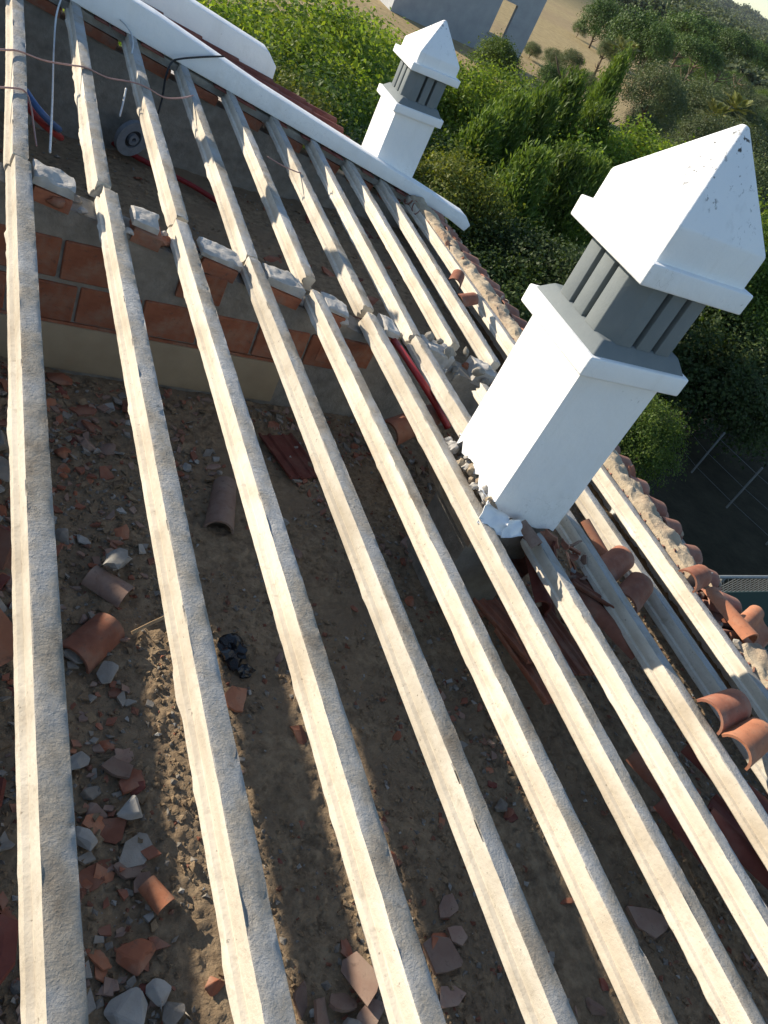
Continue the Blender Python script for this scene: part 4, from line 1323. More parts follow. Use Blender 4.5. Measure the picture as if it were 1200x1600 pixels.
# mortar bed between the last beam and the tile ends
nu, ny = 26, 420
U, Y = np.meshgrid(np.linspace(4.205, 4.49, nu), np.linspace(0.9, 7.05, ny), indexing='ij')
T = (U - 4.205) / 0.285
edge = 0.55 + 0.45 * fbm(Y * 3.0, Y * 0 + 2, 17, 3)
Hh = 0.010 + 0.045 * np.sin(np.clip(T / edge, 0, 1) * math.pi * 0.9 + 0.3) + 0.075 * (fbm(U * 13, Y * 13, 31, 5) - 0.5)
Hh = np.where(T > edge, -0.035, Hh)
Hh = np.where(T < 0.04, -0.08, Hh)
gapm = (Y > 1.72) & (Y < 2.12)
Hh = np.where(gapm, np.minimum(Hh, -0.06), Hh)
Hh = np.where((Y > 2.12) & (Y < 2.2) & (T < 0.5), -0.06, Hh)
P = np.zeros((nu, ny, 3))
for i in range(nu):
    for j in range(ny):
        P[i, j] = einv @ roof_pt(U[i, j], Y[i, j], Hh[i, j])
v, f = grid_vf(P)
me = mesh('mortar_bed', v, [q[::-1] for q in f], M_MORTAR_B, True)
me.set_sharp_from_angle(angle=math.radians(45))
link('mortar_bed', me, ev)
v, f = box_vf(EAVE_X + 0.02, EAVE_X + 0.34, -2.6, 7.06, roof_z(EAVE_X + 0.34) - 0.17, roof_z(EAVE_X + 0.34) - 0.10)
link('eave_slab', mesh('eave_slab', [einv @ Vector(p) for p in v], f, M_MORTAR), ev)
for k in range(40):
    p = roof_pt(rng.uniform(4.2, 4.5), rng.uniform(1.2, 2.1) if k < 26 else rng.uniform(2.2, 6.5), rng.uniform(-0.02, 0.01) if k < 26 else 0.035)
    tag(link('mortar_lump', rng.choice(ROCKS + FRAGS), None, p, (rng.random() * 6, rng.random() * 6, rng.random() * 6), rng.uniform(0.3, 0.8)),
        'loose piece of mortar or tile lying on the eave', 'rubble', 'loose pieces on the eave')

# ------------------------------------------------------------------ cables and pipes
def cable(name, pts, r, mat, label, cat='cable', per=7, seg=6):
    v, f_ = tube_vf(smooth_path(pts, per), r, seg)
    return tag(link(name, mesh(name, v, f_, mat, True)), label, cat)


M_PINK = plain('pink_cable', (0.36, 0.20, 0.17), 0.6)
M_WCAB = plain('white_cable', (0.55, 0.56, 0.56), 0.5)
M_BCAB = plain('black_cable', (0.02, 0.02, 0.022), 0.5)
M_RPIPE = plain('red_conduit', (0.30, 0.025, 0.025), 0.45)
M_BPIPE = plain('blue_conduit', (0.05, 0.12, 0.30), 0.45)


def dip(p, dz): return p + Vector((0, 0, dz))


cable('cable', [on_roof(-40, 76, 0.012), on_roof(10, 78, 0.014), on_roof(30, 80, 0.014), dip(on_roof(70, 92), -0.01), on_roof(112, 102, 0.012), on_roof(135, 106, 0.012), dip(on_roof(170, 118), -0.015),
                on_roof(205, 128, 0.012), on_roof(228, 136, 0.012), dip(on_roof(258, 150), -0.01), on_roof(285, 153, 0.012), on_roof(302, 149, 0.012)], 0.0055, M_PINK, 'pinkish cable draped across the far bay beams')
cable('cable', [on_roof(-30, 136, 0.012), on_roof(12, 137, 0.012), on_roof(38, 142, 0.01), on_roof(48, 165, -0.03), on_roof(53, 200, -0.06), on_roof(57, 228, -0.08)], 0.005, M_PINK, 'short pinkish cable hanging off the first far bay beam')
cable('cable', [on_y(97, -6, 7.0), on_y(88, 25, 6.5), on_roof(84, 80, -0.12), on_roof(82, 150, -0.10), on_roof(80, 200, -0.06), on_roof(78, 238, -0.05)], 0.006, M_WCAB, 'white cable hanging down between the first two far bay beams')
cable('cable', [on_y(350, 88, 7.06), on_y(318, 89, 7.04), on_y(282, 92, 7.0), on_y(268, 98, 7.0), on_y(259, 120, 6.95), on_y(254, 150, 6.9), on_y(247, 178, 6.85)], 0.008, M_BCAB, 'black cable lying on the parapet and hanging beside a beam')
cable('cable', [on_y(188, 31, 7.06), on_y(197, 40, 7.0), on_y(205, 52, 6.95), on_roof(208, 68, 0.012), on_roof(206, 84, 0.0)], 0.006, M_WCAB, 'short white cable coming out at the parapet over the third far bay beam')
cable('cable', [on_roof(197, 138, 0.0), on_roof(193, 158, -0.06), on_roof(187, 182, -0.12)], 0.006, M_WCAB, 'white cable end hanging below the third far bay beam')
cable('cable', [on_roof(418, 245, 0.012), on_roof(440, 258, 0.014), on_roof(462, 268, 0.012), on_roof(470, 270, 0.01)], 0.005, M_PINK, 'short pink cable end on the sixth far bay beam')
fz = FLOOR + 0.05
cable('conduit', [on_z(150, 205, fz), on_z(190, 232, fz), on_z(245, 262, fz), on_z(300, 290, fz), on_z(345, 318, fz)], 0.022, M_RPIPE, 'red conduit lying on the floor beyond the cross wall', 'pipe', 6, 8)
cable('conduit', [on_roof(30, 140, -0.22), on_roof(48, 172, -0.24), on_roof(75, 200, -0.30), on_roof(95, 215, -0.4)], 0.022, M_RPIPE, 'red conduit bending down behind the cross wall at the left', 'pipe', 6, 8)
cable('conduit', [on_roof(40, 142, -0.16), on_roof(58, 168, -0.18), on_roof(78, 190, -0.22), on_roof(92, 202, -0.3)], 0.02, M_BPIPE, 'blue conduit beside the red one at the left', 'pipe', 6, 8)
cable('conduit', [on_roof(606, 522, -0.08), on_roof(625, 545, -0.06), on_roof(655, 590, -0.08), on_roof(680, 630, -0.14), on_roof(700, 668, -0.22)], 0.022, M_RPIPE, 'red conduit running over the cross wall beside the sixth beam', 'pipe', 6, 8)
# grey round cable drum behind the wall
p = on_z(207, 212, FLOOR + 0.22)
dr = thing('cable_drum', 'grey round drum on the floor beyond the cross wall', 'drum', (p.x, p.y, FLOOR + 0.05))
M_DRUM = plain('drum_grey', (0.22, 0.24, 0.27), 0.6)
M_DRUMD = plain('drum_dark', (0.03, 0.03, 0.035), 0.6)


def disc(name, r0, r1, y0, y1, mat, n=28):
    V, F = [], []
    for k in range(n):
        a = 2 * math.pi * k / n
        for r, y_ in ((r0, y0), (r1, y0), (r1, y1), (r0, y1)):
            V.append((r * math.cos(a), y_, r * math.sin(a)))
    for k in range(n):
        k2 = (k + 1) % n
        for q in range(4):
            F.append((k * 4 + q, k2 * 4 + q, k2 * 4 + (q + 1) % 4, k * 4 + (q + 1) % 4))
    return mesh(name, V, F, mat, False)


rotd = (0.15, 0, 0.5)
link('rim', disc('rim', 0.075, 0.15, -0.02, 0.02, M_DRUM), dr, (0, 0, 0.15), rotd)
link('hub', disc('hub', 0.02, 0.045, -0.03, 0.05, M_DRUM), dr, (0, 0, 0.15), rotd)
link('core', disc('core', 0.001, 0.08, 0.0, 0.06, M_DRUMD), dr, (0, 0, 0.15), rotd)

# ------------------------------------------------------------------ vegetation
M_LEAF1 = leaf_mat('bright_leaves', (0.06, 0.115, 0.016), (0.14, 0.235, 0.03), (0.25, 0.31, 0.05), 0.5)
M_LEAF2 = leaf_mat('mid_leaves', (0.036, 0.075, 0.014), (0.085, 0.15, 0.024), (0.155, 0.215, 0.038), 0.42)
M_LEAF3 = leaf_mat('yellow_leaves', (0.05, 0.08, 0.012), (0.105, 0.135, 0.022), (0.19, 0.20, 0.034), 0.4)
M_DARKL = leaf_mat('shade_toned_leaves', (0.018, 0.036, 0.01), (0.036, 0.065, 0.016), (0.07, 0.10, 0.024), 0.28)  # shade of the low canopy is put into this leaf colour
M_CONI = leaf_mat('cypress_sprays', (0.032, 0.07, 0.014), (0.08, 0.14, 0.024), (0.155, 0.215, 0.042), 0.36)
M_OLIVE = leaf_mat('grey_green_leaves', (0.045, 0.068, 0.028), (0.085, 0.115, 0.045), (0.14, 0.17, 0.07), 0.25)
M_PINE = leaf_mat('pine_needles', (0.024, 0.055, 0.013), (0.05, 0.10, 0.02), (0.095, 0.15, 0.034), 0.2)
M_PALM = leaf_mat('palm_fronds', (0.08, 0.10, 0.03), (0.15, 0.17, 0.05), (0.24, 0.24, 0.09), 0.25)
M_BARK = mottled('bark', (0.07, 0.05, 0.035), (0.14, 0.105, 0.075), 8, 0.95, 20, 0.8, 0.02)


def quads_from(c, d, n_, L, W):
    # leaf-shaped quads: centre, direction, normal, length, width
    s = np.cross(d, n_)
    s /= np.linalg.norm(s, axis=1, keepdims=True) + 1e-9
    n2 = np.cross(s, d)
    a = c - d * (L * 0.5)[:, None]
    b_ = c + s * (W * 0.5)[:, None] - n2 * (W * 0.12)[:, None]
    e = c + d * (L * 0.5)[:, None] - n2 * (L * 0.10)[:, None]
    f_ = c - s * (W * 0.5)[:, None] - n2 * (W * 0.12)[:, None]
    return np.stack([a, b_, e, f_], 1)


def unit(n):
    v = nrng.normal(0, 1, (n, 3))
    return v / np.linalg.norm(v, axis=1, keepdims=True)


def leafy_crown(n_cl, per, leaf, seed, spread=0.2, flat=0.9, rad=1.0):
    # unit crown (radius 1) made of leaf clumps on lumpy shells
    g = np.random.default_rng(seed)
    d = g.normal(0, 1, (n_cl, 3)); d /= np.linalg.norm(d, axis=1, keepdims=True)
    d[:, 2] = np.where(d[:, 2] < -0.35, -d[:, 2], d[:, 2])
    lob = np.array([mnoise.noise(Vector((q[0] * 2.2 + seed, q[1] * 2.2, q[2] * 2.2))) for q in d])
    r = (0.80 + 0.32 * lob) * np.where(g.random(n_cl) < 0.22, g.uniform(0.45, 0.8, n_cl), g.uniform(0.88, 1.06, n_cl))
    cc = d * r[:, None] * np.array([1, 1, flat])
    idx = np.repeat(np.arange(n_cl), per)
    n = len(idx)
    sp = spread * g.uniform(0.6, 1.3, n_cl)[idx]
    off = g.normal(0, 1, (n, 3)) * sp[:, None] * np.array([1, 1, 0.75]) * 0.55
    c = cc[idx] + off
    nn = d[idx] * 0.6 + np.array([0, 0, 0.5]) + g.normal(0, 0.55, (n, 3))
    nn /= np.linalg.norm(nn, axis=1, keepdims=True)
    dd = g.normal(0, 1, (n, 3)) + np.array([0, 0, -0.25]); dd -= nn * (dd * nn).sum(1)[:, None]
    dd /= np.linalg.norm(dd, axis=1, keepdims=True)
    L = leaf * g.uniform(0.6, 1.3, n)
    return quads_from(c, dd, nn, L, L * g.uniform(0.5, 0.75, n))


def conifer_crown(n_br, per, seed, size=1.0):
    # ragged cypress: upswept branches carrying narrow drooping sprays; unit height 1, radius about 0.3
    g = np.random.default_rng(seed)
    out = []
    for k in range(n_br):
        h = g.random() ** 0.8
        a = g.random() * 6.283
        rr = 0.34 * (1 - h) ** 0.75 * g.uniform(0.65, 1.2) + 0.02
        base = np.array([math.cos(a) * rr * 0.25, math.sin(a) * rr * 0.25, h * 0.9])
        tip = np.array([math.cos(a) * rr, math.sin(a) * rr, h * 0.9 + 0.10 + 0.10 * g.random()])
        t = g.random(per) ** 0.7
        c = base + (tip - base) * t[:, None] + g.normal(0, 0.018, (per, 3)) * (0.5 + t)[:, None]
        c[:, 2] -= 0.05 * t ** 2 * g.random()
        d = (tip - base) / np.linalg.norm(tip - base) + g.normal(0, 0.5, (per, 3)) + np.array([0, 0, 0.15])
        d /= np.linalg.norm(d, axis=1, keepdims=True)
        nn = g.normal(0, 1, (per, 3)) + np.array([0, 0, 0.7])
        nn -= d * (nn * d).sum(1)[:, None]; nn /= np.linalg.norm(nn, axis=1, keepdims=True)
        L = 0.034 * size * g.uniform(0.6, 1.5, per)
        out.append(quads_from(c, d, nn, L, L * 0.26))
    return np.concatenate(out)


def trunk_mesh(h, r, limbs, seed, spread=0.6, name='trunk'):
    g = random.Random(seed)
    V, F = [], []

    def add(path, r0, r1):
        v_, f_ = tube_vf(path, r0, 7, r1)
        o = len(V)
        V.extend(v_); F.extend([tuple(i + o for i in q) for q in f_])
    lean = Vector((g.uniform(-.08, .08), g.uniform(-.08, .08), 0))
    p = [Vector((0, 0, -0.05)) + lean * t * h + Vector((0, 0, h * t)) + Vector((g.uniform(-.03, .03), g.uniform(-.03, .03), 0)) * h * 0.3 for t in (0, .25, .5, .75, 1)]
    add(p, r, r * 0.45)
    for k in range(limbs):
        t = g.uniform(0.35, 0.95)
        a = k * 2.4 + g.random()
        s = p[min(3, int(t * 4))].lerp(p[min(4, int(t * 4) + 1)], t * 4 % 1)
        e = s + Vector((math.cos(a) * spread, math.sin(a) * spread, g.uniform(0.25, 0.7))) * h * g.uniform(0.35, 0.6)
        mid = s.lerp(e, 0.5) + Vector((0, 0, -0.05 * h))
        add([s, mid, e], r * 0.42, r * 0.12)
    return mesh(name, V, F, M_BARK, True)


def foliage_mesh(name, Q, mat):
    return fast_quads(name, Q, mat)


LC = [leafy_crown(380, 75, 0.044, 3 + s, 0.19) for s in range(3)]
CROWN = {}
for i, Q in enumerate(LC):
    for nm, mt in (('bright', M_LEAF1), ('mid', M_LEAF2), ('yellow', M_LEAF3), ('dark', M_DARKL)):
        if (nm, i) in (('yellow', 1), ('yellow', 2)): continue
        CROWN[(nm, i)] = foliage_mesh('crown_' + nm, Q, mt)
for i in range(2):
    CROWN[('conifer', i)] = foliage_mesh('crown_conifer', conifer_crown(330, 60, 40 + i), M_CONI)
CROWN[('olive', 0)] = foliage_mesh('crown_olive', leafy_crown(340, 60, 0.042, 61, 0.2), M_OLIVE)
CROWN[('olive', 1)] = foliage_mesh('crown_olive', leafy_crown(300, 56, 0.046, 62, 0.22), M_OLIVE)
CROWN[('far', 0)] = foliage_mesh('crown_far', leafy_crown(300, 50, 0.058, 63, 0.2), M_PINE)
CROWN[('far', 1)] = foliage_mesh('crown_far', leafy_crown(260, 50, 0.062, 64, 0.24), M_LEAF2)
CROWN[('pine', 0)] = foliage_mesh('crown_pine', leafy_crown(260, 46, 0.06, 65, 0.17, 0.5), M_PINE)
TRUNK = {'leaf': trunk_mesh(1.0, 0.06, 7, 1), 'conifer': trunk_mesh(1.0, 0.03, 4, 2, 0.15), 'pine': trunk_mesh(1.0, 0.05, 7, 3, 0.9)}


def tree(kind, var, x, y, ztop, R, label, group, name, hfac=1.0):
    z0 = ground_z(x, y)
    H = max(0.8, ztop - z0)
    t = thing(name, label, 'tree', (x, y, z0 - 0.05), (0, 0, rng.uniform(0, 6.28)), group)
    if kind == 'conifer':
        link('trunk', TRUNK['conifer'], t, (0, 0, 0), None, H * 0.5)
        link('crown', CROWN[(kind, var)], t, (0, 0, H * 0.02), None, (R / 0.34, R / 0.34, H / 1.05))
    elif kind == 'pine':
        link('trunk', TRUNK['pine'], t, (0, 0, 0), None, H * 0.5)
        link('crown', CROWN[(kind, 0)], t, (0, 0, H - R * 0.62), None, (R * 1.15, R * 1.15, R * 1.2))
    else:
        hz = min(R * 1.1, H * 0.62) * hfac
        link('trunk', TRUNK['leaf'], t, (0, 0, 0), None, max(0.5, (H - hz) * 1.0))
        link('crown', CROWN[(kind, var)], t, (0, 0, H - hz * 0.98), None, (R, R, hz))
    return t


def tree_px(kind, var, px, py, D, R, label, group=None, name='leafy_tree', hfac=1.0):
    r = ray(px, py)
    k = D / math.hypot(r[0], r[1])
    return tree(kind, var, r[0] * k, r[1] * k, ZC + r[2] * k, R, label, group, name, hfac)


GN = 'leafy trees just behind the house'
tree_px('bright', 0, 345, -45, 14.5, 2.1, 'bright green tree at the top beyond the short white parapet', GN)
tree_px('bright', 1, 440, -10, 15.5, 2.2, 'bright green tree at the top left of the small chimney', GN)
tree_px('bright', 2, 535, -32, 18.5, 2.4, 'bright green tree at the top edge in front of the unfinished house', GN)
tree_px('yellow', 0, 462, 92, 11.6, 1.2, 'yellowish tree right at the end of the short parapet', GN)
tree_px('mid', 0, 500, 70, 13.6, 1.7, 'darker green tree behind the yellowish one', GN)
tree_px('bright', 2, 560, 75, 15.5, 1.9, 'green tree directly left of the small chimney cap', GN)
tree_px('bright', 0, 600, 12, 21.5, 2.2, 'bright tree behind the small chimney cap', GN)
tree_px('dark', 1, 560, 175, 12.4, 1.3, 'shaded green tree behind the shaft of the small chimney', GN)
tree_px('bright', 1, 725, 78, 22.5, 2.1, 'light green tree right of the small chimney, below the unfinished house', GN)
tree_px('bright', 0, 812, 92, 24.5, 2.0, 'light green tree in front of the right corner of the unfinished house', GN)
tree_px('mid', 2, 705, 185, 16.5, 1.9, 'green tree right beside the small chimney lantern', GN)
tree_px('yellow', 0, 745, 230, 13.8, 1.3, 'yellow green tree between the two chimneys', GN)
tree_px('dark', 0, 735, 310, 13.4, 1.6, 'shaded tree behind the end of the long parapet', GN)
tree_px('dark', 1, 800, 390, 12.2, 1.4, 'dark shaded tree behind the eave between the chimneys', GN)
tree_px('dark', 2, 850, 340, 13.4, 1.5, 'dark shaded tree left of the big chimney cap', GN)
tree_px('bright', 2, 985, 195, 19.5, 1.9, 'light green tree behind the tip of the big chimney', GN)
tree_px('bright', 1, 1060, 205, 20.5, 1.8, 'light green tree just left of the big chimney tip', GN)
tree_px('mid', 0, 1120, 230, 22.0, 1.8, 'green tree behind the apex of the big chimney', GN)
tree_px('bright', 0, 1185, 290, 18.5, 1.9, 'bright green tree at the right edge beside the big chimney cap', GN)
tree_px('mid', 1, 1215, 385, 18.0, 1.5, 'bright green tree at the right edge below the other one', GN)
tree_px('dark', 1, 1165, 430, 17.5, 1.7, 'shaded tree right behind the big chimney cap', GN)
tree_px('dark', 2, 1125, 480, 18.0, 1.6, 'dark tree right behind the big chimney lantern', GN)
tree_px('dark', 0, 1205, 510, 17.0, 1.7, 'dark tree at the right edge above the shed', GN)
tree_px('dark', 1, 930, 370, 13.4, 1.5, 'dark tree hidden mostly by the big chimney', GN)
tree_px('mid', 2, 1038, 610, 11.2, 0.8, 'small green bush in the dark yard right of the big chimney', None, 'bush')
tree_px('bright', 2, 665, 62, 24.0, 2.0, 'light green tree whose top meets the unfinished house wall', GN)
GC = 'dark cypress trees behind the house'
for k, (px, py, D, R) in enumerate([(775, 175, 16.6, 1.0), (815, 150, 17.5, 1.1), (862, 140, 18.2, 1.1), (905, 118, 19.5, 1.1), (978, 84, 26.0, 0.9), (845, 235, 15.2, 1.1), (895, 235, 16.0, 1.1), (935, 250, 16.0, 1.0), (945, 165, 20.0, 1.1), (1095, 235, 17.5, 0.9)]):
    pos = ['leftmost in the row', 'second from the left in the row', 'third from the left in the row', 'left of the pale tree tops', 'tall and slim in front of the dry field', 'nearest, left of the big chimney cap', 'nearest, behind the big chimney cap ridge', 'behind the sunny side of the big cap', 'between the tall slim one and the row', 'behind the tip of the big cap'][k]
    tree_px('conifer', k % 2, px, py, D, R, 'dark feathery cypress, ' + pos, GC, 'cypress_tree')
# grey green bushes and far trees beyond the hedge
GO = 'olive trees beyond the hedge'
for k, (px, py, D, R) in enumerate([(1056, 92, 47, 1.8), (1125, 118, 50, 1.8), (1175, 128, 52, 1.9), (1190, 185, 38, 1.7), (1135, 172, 36, 1.3), (905, 72, 41, 0.6), (1205, 235, 32, 1.6)]):
    lab = ['round grey green olive tree at the edge of the dry field', 'olive tree right of the round one', 'olive tree near the right edge', 'olive tree at the right edge below the others', 'small olive tree above the big chimney tip', 'small lone shrub standing in the dry field', 'lowest olive tree at the right edge'][k]
    tree_px('olive', k % 2, px, py, D, R, lab, GO, 'olive_tree')
GP = 'stone pines at the end of the dry field'
for k, (px, py, D, R) in enumerate([(1030, 4, 80, 2.7), (1050, 30, 78, 1.7), (966, -12, 95, 2.3), (1098, 24, 105, 3.0), (1125, 38, 108, 3.0), (1164, 50, 104, 2.3), (1108, 60, 84, 2.1), (1192, 66, 112, 2.4)]):
    lab = ['large dark stone pine at the end of the field', 'lower stone pine beside the large one', 'dark stone pine at the top edge of the photo', 'flat topped stone pine right of the large one', 'widest flat topped stone pine in the middle distance', 'stone pine near the right edge of the photo', 'smaller stone pine with pale trunks showing', 'farthest flat topped stone pine at the right'][k]
    tree_px('pine' if k > 2 else 'far', 0, px, py, D, R, lab, GP, 'pine_tree', 1.25)
g2 = random.Random(8)
GM = 'bushy trees in the middle distance'
n_ = 0
while n_ < 120:
    az = math.radians(g2.uniform(36.2, 50)); D = g2.uniform(38, 190)
    if az < math.radians(40.0) and D < 128: continue
    x, y = math.sin(az) * D, math.cos(az) * D
    R = g2.uniform(0.8, 1.5) * (1 + D / 150)
    kd, vr = g2.choice(['far', 'far', 'olive']), g2.randint(0, 1)
    hue = 'grey green' if kd == 'olive' else ('dark green' if vr == 0 else 'mid green')
    side = 'left of the pines' if az < math.radians(39.5) else ('below the pines' if az < math.radians(43) else 'towards the right edge of the photo')
    dist = 'nearest the hedge' if D < 75 else ('in the middle distance' if D < 130 else 'far back')
    tree(kd, vr, x, y, ground_z(x, y) + R * g2.uniform(0.9, 1.5), R, f'{"broad" if R > 2.2 else "small"} {hue} bushy tree {dist} {side}', GM, 'bushy_tree')
    n_ += 1


# palms
def palm_crown(seed, nf=26):
    g = np.random.default_rng(seed)
    out = []
    for k in range(nf):
        a = k * 2.399; el = g.uniform(-0.5, 1.2)
        d0 = np.array([math.cos(a) * math.cos(el), math.sin(a) * math.cos(el), math.sin(el)])
        for q in range(14):
            t = 0.35 + 0.65 * q / 13
            c = d0 * t + np.array([0, 0, -0.35 * t * t])
            s = np.cross(d0, [0, 0, 1.0]); s /= np.linalg.norm(s)
            for sg in (-1, 1):
                dd = d0 * 0.75 + s * sg * 0.75 + np.array([0, 0, -0.25]); dd /= np.linalg.norm(dd)
                nn = np.cross(dd, s); nn = nn + np.array([0, 0, 0.01]); nn /= np.linalg.norm(nn)
                L = 0.42 * (1 - 0.5 * t)
                out.append(quads_from((c + dd * L * 0.5)[None], dd[None], nn[None], np.array([L]), np.array([0.06])))
    return np.concatenate(out)


PALM = foliage_mesh('crown_palm', palm_crown(4), M_PALM)
for k, (px, py, D, R, lab) in enumerate([(985, 58, 70, 1.6, 'small palm at the end of the dry field beside the large pine'), (1165, 146, 42, 1.1, 'small palm among the olive trees at the right'), (1132, 158, 40, 1.0, 'low palm above the tip of the big chimney')]):
    r = ray(px, py); kk = D / math.hypot(r[0], r[1])
    x, y, zt = r[0] * kk, r[1] * kk, ZC + r[2] * kk
    z0 = ground_z(x, y)
    t = thing('palm_tree', lab, 'palm', (x, y, z0), (0, 0, k), 'small palms')
    link('trunk', TRUNK['conifer'], t, (0, 0, 0), None, (3, 3, max(0.6, zt - R * 0.6 - z0)))
    link('crown', PALM, t, (0, 0, max(0.5, zt - R * 0.75 - z0)), None, R)

# far wood on the hillside: one mass of small crowns
def far_wood(n):
    g = np.random.default_rng(14)
    Q = []
    base = leafy_crown(60, 9, 0.30, 90, 0.3)
    cnt = 0
    while cnt < n:
        az = math.radians(g.uniform(33.5, 52)); D = 165 + 1500 * g.random() ** 1.5
        if az < math.radians(38.5) and D < 230: continue
        x, y = math.sin(az) * D, math.cos(az) * D
        R = g.uniform(2.0, 4.2) * (0.8 + D / 900)
        a = g.random() * 6.28
        c, s = math.cos(a), math.sin(a)
        P = base.copy()
        P = np.stack([P[..., 0] * c - P[..., 1] * s, P[..., 0] * s + P[..., 1] * c, P[..., 2] * 0.85], -1) * R
        P += np.array([x, y, ground_z(x, y) + R * 0.45])
        Q.append(P); cnt += 1
    return np.concatenate(Q)


tag(link('far_wood', fast_quads('far_wood', far_wood(1500), M_OLIVE)), 'far wood covering the hazy hillside', None, None, 'stuff')
# white far houses on the hill
M_FARW = plain('far_white_wall', (0.62, 0.62, 0.60), 0.8)
for k, (px, py, D, w) in enumerate([(1190, 34, 900, 9), (1130, 10, 980, 8), (1176, 46, 820, 6), (1104, 26, 760, 6)]):
    r = ray(px, py); kk = D / math.hypot(r[0], r[1])
    x, y = r[0] * kk, r[1] * kk
    z0 = ground_z(x, y)
    t = thing('far_house', ['white far house near the right end of the skyline', 'white far house at the top edge on the hill', 'small far house below the skyline at the right', 'small far house low on the hazy hill'][k], 'house', (x, y, z0 - 1), (0, 0, 0.6), 'far houses on the hillside')
    hh = 5.0
    v, f = box_vf(-w / 2, w / 2, -w / 2, w / 2, 0, hh)
    link('wall', mesh('wall', v, f, M_FARW), t)
    v = [(-w / 2 - .4, -w / 2 - .4, hh), (w / 2 + .4, -w / 2 - .4, hh), (w / 2 + .4, w / 2 + .4, hh), (-w / 2 - .4, w / 2 + .4, hh), (-w / 4, 0, hh + 1.4), (w / 4, 0, hh + 1.4)]
    link('roof', mesh('roof', v, [(0, 1, 5, 4), (1, 2, 5), (2, 3, 4, 5), (3, 0, 4), (3, 2, 1, 0)], M_TILE), t)

# ------------------------------------------------------------------ unfinished house behind the trees
M_BLOCK = mottled('bare_render', (0.30, 0.31, 0.33), (0.40, 0.41, 0.42), 1.2, 0.9, 12, 0.3, 0.02)
HY = 47.0
uh = thing('unfinished_house', 'unfinished grey house with empty window opening behind the trees', 'house', (25, HY, 0))
x1 = on_y(836, 40, HY).x
x0 = x1 - 8.6
wl = on_y(763, 52, HY); wr = on_y(786, 58, HY)
wz0, wz1 = (wl.z + wr.z) / 2, (wl.z + wr.z) / 2 + 1.75
wx0, wx1 = wl.x, wl.x + 1.05


def wall_with_hole(name, x0, x1, y0, y1, z1, holes, mat, parent):
    V, F = [], []
    def add(a, b_, c, d):
        v_, f_ = box_vf(a, b_, y0, y1, c, d)
        o = len(V); V.extend([(p[0] - 25, p[1] - HY, p[2]) for p in v_]); F.extend([tuple(i + o for i in q) for q in f_])
    xs_ = x0
    for (a, b_, c, d) in holes:
        add(xs_, a, -0.3, z1); add(a, b_, -0.3, c); add(a, b_, d, z1); xs_ = b_
    if x1 - xs_ > 0.05: add(xs_, x1, -0.3, z1)
    bm = bmesh.new(); 
    me = mesh(name, V, F, mat)
    bm.from_mesh(me); bmesh.ops.remove_doubles(bm, verts=bm.verts, dist=0.001); bm.to_mesh(me); bm.free()
    return link(name, me, parent)


HT = 7.2
wall_with_hole('wall', x0, x1, HY, HY + 0.25, HT, [(wx0, wx1, wz0, wz1)], M_BLOCK, uh)
bx = wx0 + (wx0 / HY) * 3.0
wall_with_hole('wall', x0, x1, HY + 3.0, HY + 3.25, HT, [(bx - 0.9, x1, 0.3, wz1 + 0.6)], M_BLOCK, uh)
v, f = box_vf(x0 - 25, x0 - 24.75, 0.25, 3.0, -0.3, HT); link('wall', mesh('wall', v, f, M_BLOCK), uh)
v, f = box_vf(x1 - 25.25, x1 - 25, 0.25, 3.0, wz1 + 0.6, HT); link('wall', mesh('wall', v, f, M_BLOCK), uh)
v, f = box_vf(wx0 - 25 - 0.08, wx1 - 25 + 0.08, -0.06, 0.2, wz0 - 0.08, wz0 - 0.002); link('window_sill', mesh('window_sill', v, f, M_STONE_W), uh)
v, f = box_vf(x0 - 25.2, x1 - 24.8, -0.2, 3.45, HT, HT + 0.25); link('roof_slab', mesh('roof_slab', v, f, M_BLOCK), uh)
tree_px('far', 1, 796, 55, 45.5, 1.3, 'dark shrub at the foot of the unfinished house wall', None, 'bush')
tree_px('far', 0, 880, 95, 44, 1.0, 'dry shrub beside the unfinished house', None, 'bush')
# a strip of dry dark weeds in the field
for k, (px, py, D, R) in enumerate([(875, 72, 60, 0.8), (900, 100, 45, 0.8), (930, 105, 46, 0.9), (840, 62, 62, 0.7), (960, 60, 70, 0.9), (915, 30, 100, 1.0)]):
    tree_px('olive', 1, px, py, D, R, ['low shrub in the tan field right of the unfinished house', 'low shrub at the near edge of the tan field, left one', 'low shrub at the near edge of the tan field, right one', 'low shrub close to the corner of the unfinished house', 'low shrub in the middle of the tan field', 'farthest low shrub in the tan field near the top edge'][k], 'low shrubs in the tan field', 'bush')

# ------------------------------------------------------------------ dark yard on the right: shed, slab, wire fence, green screen
M_TIN = mottled('dark_tin', (0.012, 0.016, 0.024), (0.02, 0.026, 0.036), 3, 0.7)
c = on_z(1072, 592, 1.05)
sh = thing('shed', 'low shed with dark corrugated roof and red brick side in the yard', 'shed', (c.x, c.y, 0), (0, 0, math.radians(-8)))
n = 40
V, F = [], []
for i in range(n + 1):
    x = -0.2 + 1.5 * i / n
    z = 0.02 * math.sin(i * 1.2)
    V += [(x, -0.1, 1.05 + z), (x, 1.3, 1.16 + z), (x, -0.1, 1.04 + z), (x, 1.3, 1.15 + z)]
for i in range(n):
    F += [(4 * i, 4 * i + 4, 4 * i + 5, 4 * i + 1), (4 * i + 2, 4 * i + 3, 4 * i + 7, 4 * i + 6)]
link('roof', mesh('roof', V, F, M_TIN, True), sh)
v, f = box_vf(-0.15, 1.2, 0, 0.12, -0.05, 1.0); link('wall', mesh('wall', v, f, M_TILE_DUST), sh)
v, f = box_vf(-0.15, 1.2, 1.1, 1.22, -0.05, 1.08); link('wall', mesh('wall', v, f, M_TILE_DUST), sh)
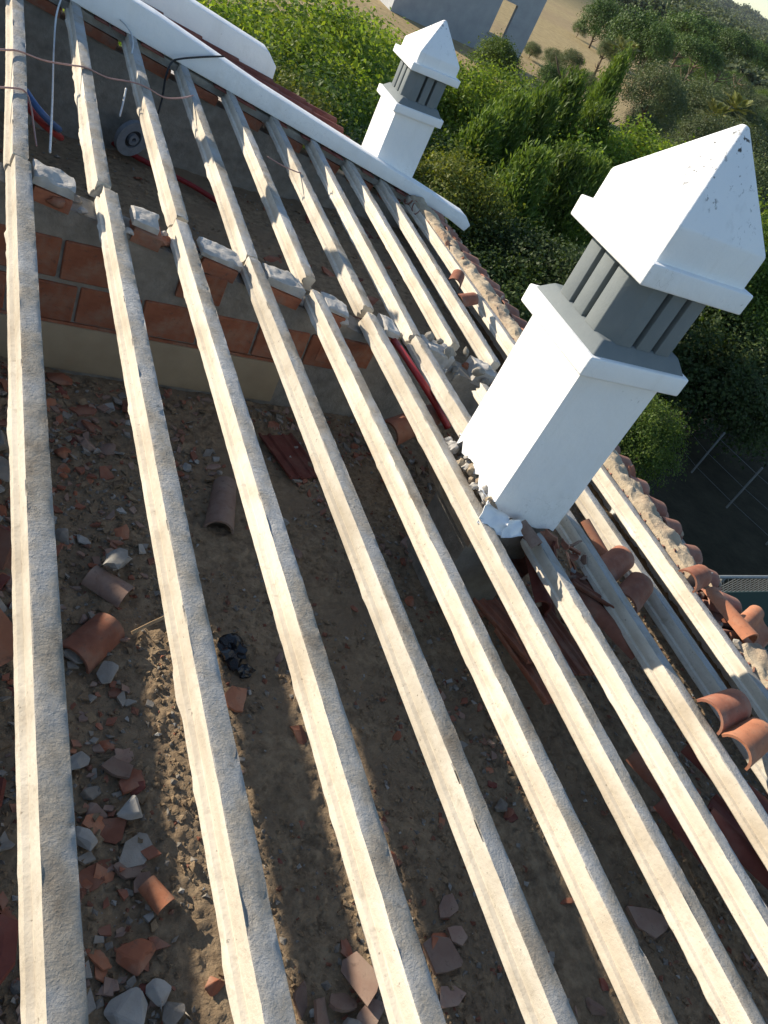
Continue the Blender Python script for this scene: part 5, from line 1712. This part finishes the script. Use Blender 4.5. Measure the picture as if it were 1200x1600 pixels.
c = on_z(1120, 578, 0.05)
slab = bevelled('concrete_slab', *box_vf(-2.0, 2.4, -1.2, 2.2, -0.1, 0.08), M_STONE, 0.02)
tag(link('concrete_slab', slab, None, (c.x + 0.6, c.y, 0.0), (0, 0, 0.2)), 'pale concrete slab on the ground behind the shed', 'slab')
M_POST = plain('galvanised_post', (0.20, 0.21, 0.21), 0.5, 0.2)
M_WIRE = plain('fence_wire', (0.16, 0.17, 0.17), 0.5, 0.3)
fe = thing('wire_fence', 'thin wire fence with metal stakes across the dark yard', 'fence', (12.9, 8.5, 0))
ps = [Vector((12.86, 9.69, 0)), Vector((12.83, 8.77, 0)), Vector((13.02, 7.82, 0)), Vector((13.3, 6.9, 0)), Vector((13.5, 5.9, 0))]
org = Vector((12.9, 8.5, 0))
for p in ps:
    v, f = tube_vf([p - org + Vector((0, 0, -0.05)), p - org + Vector((0, 0, 1.0))], 0.022, 6); link('post', mesh('post', v, f, M_POST), fe)
for h in (0.15, 0.5, 0.85):
    v, f = tube_vf([p - org + Vector((0, 0, h)) for p in ps], 0.004, 4); link('wire', mesh('wire', v, f, M_WIRE), fe)
m, nt, b = mat_base('green_shade_net')
b.inputs['Base Color'].default_value = (0.02, 0.05, 0.045, 1); b.inputs['Roughness'].default_value = 0.8
a = on_z(1132, 902, 2.0); e = on_z(1215, 902, 2.0)
gs = thing('green_screen', 'green mesh screen fence at the right edge below the eave', 'fence', (a.x, a.y, 0))
d = Vector((e.x - a.x, e.y - a.y, 0)); d.normalize()
L = 5.0
V = [Vector((0, 0, 0.02)), d * L + Vector((0, 0, 0.02)), d * L + Vector((0, 0, 1.75)), Vector((0, 0, 1.75))]
nn = Vector((-d.y, d.x, 0)) * 0.01
link('net', mesh('net', [p - nn for p in V] + [p + nn for p in V], [(0, 1, 2, 3), (7, 6, 5, 4), (0, 4, 5, 1), (1, 5, 6, 2), (2, 6, 7, 3), (3, 7, 4, 0)], m), gs)
v, f = tube_vf([Vector((-0.1, 0, 2.0)), d * L + Vector((0, 0, 2.0))], 0.02, 6); link('rail', mesh('rail', v, f, M_POST), gs)
for k in range(3):
    v, f = tube_vf([d * (k * 2.4) + Vector((0, 0, -0.05)), d * (k * 2.4) + Vector((0, 0, 2.0))], 0.025, 6); link('post', mesh('post', v, f, M_POST), gs)
V, F = [], []
for k in range(60):
    for sg in (0, 1):
        s0 = d * (k * 0.08)
        p0 = s0 + Vector((0, 0, 1.75)); p1 = s0 + d * (0.25 if sg else -0.25) + Vector((0, 0, 2.0))
        v_, f_ = tube_vf([p0, p1], 0.003, 3); o_ = len(V); V += v_; F += [tuple(i + o_ for i in q) for q in f_]
link('mesh_strip', mesh('mesh_strip', V, F, M_POST), gs)

# ------------------------------------------------------------------ haze over the far hills
hz = bpy.data.materials.new('haze_air')
hz.use_nodes = True
nt = hz.node_tree
nt.nodes.remove(nt.nodes['Principled BSDF'])
pv = nt.nodes.new('ShaderNodeVolumePrincipled')
pv.inputs['Color'].default_value = (0.80, 0.88, 1.0, 1)
pv.inputs['Density'].default_value = 0.00007
pv.inputs['Anisotropy'].default_value = 0.2
nt.links.new(pv.outputs[0], nt.nodes['Material Output'].inputs['Volume'])
v, f = box_vf(-905, 1705, -405, 1905, -8, float(GZ.max()) + 20)
tag(link('haze', mesh('haze', v, f, hz)), 'thin bluish haze over the far hills', None, None, 'stuff')
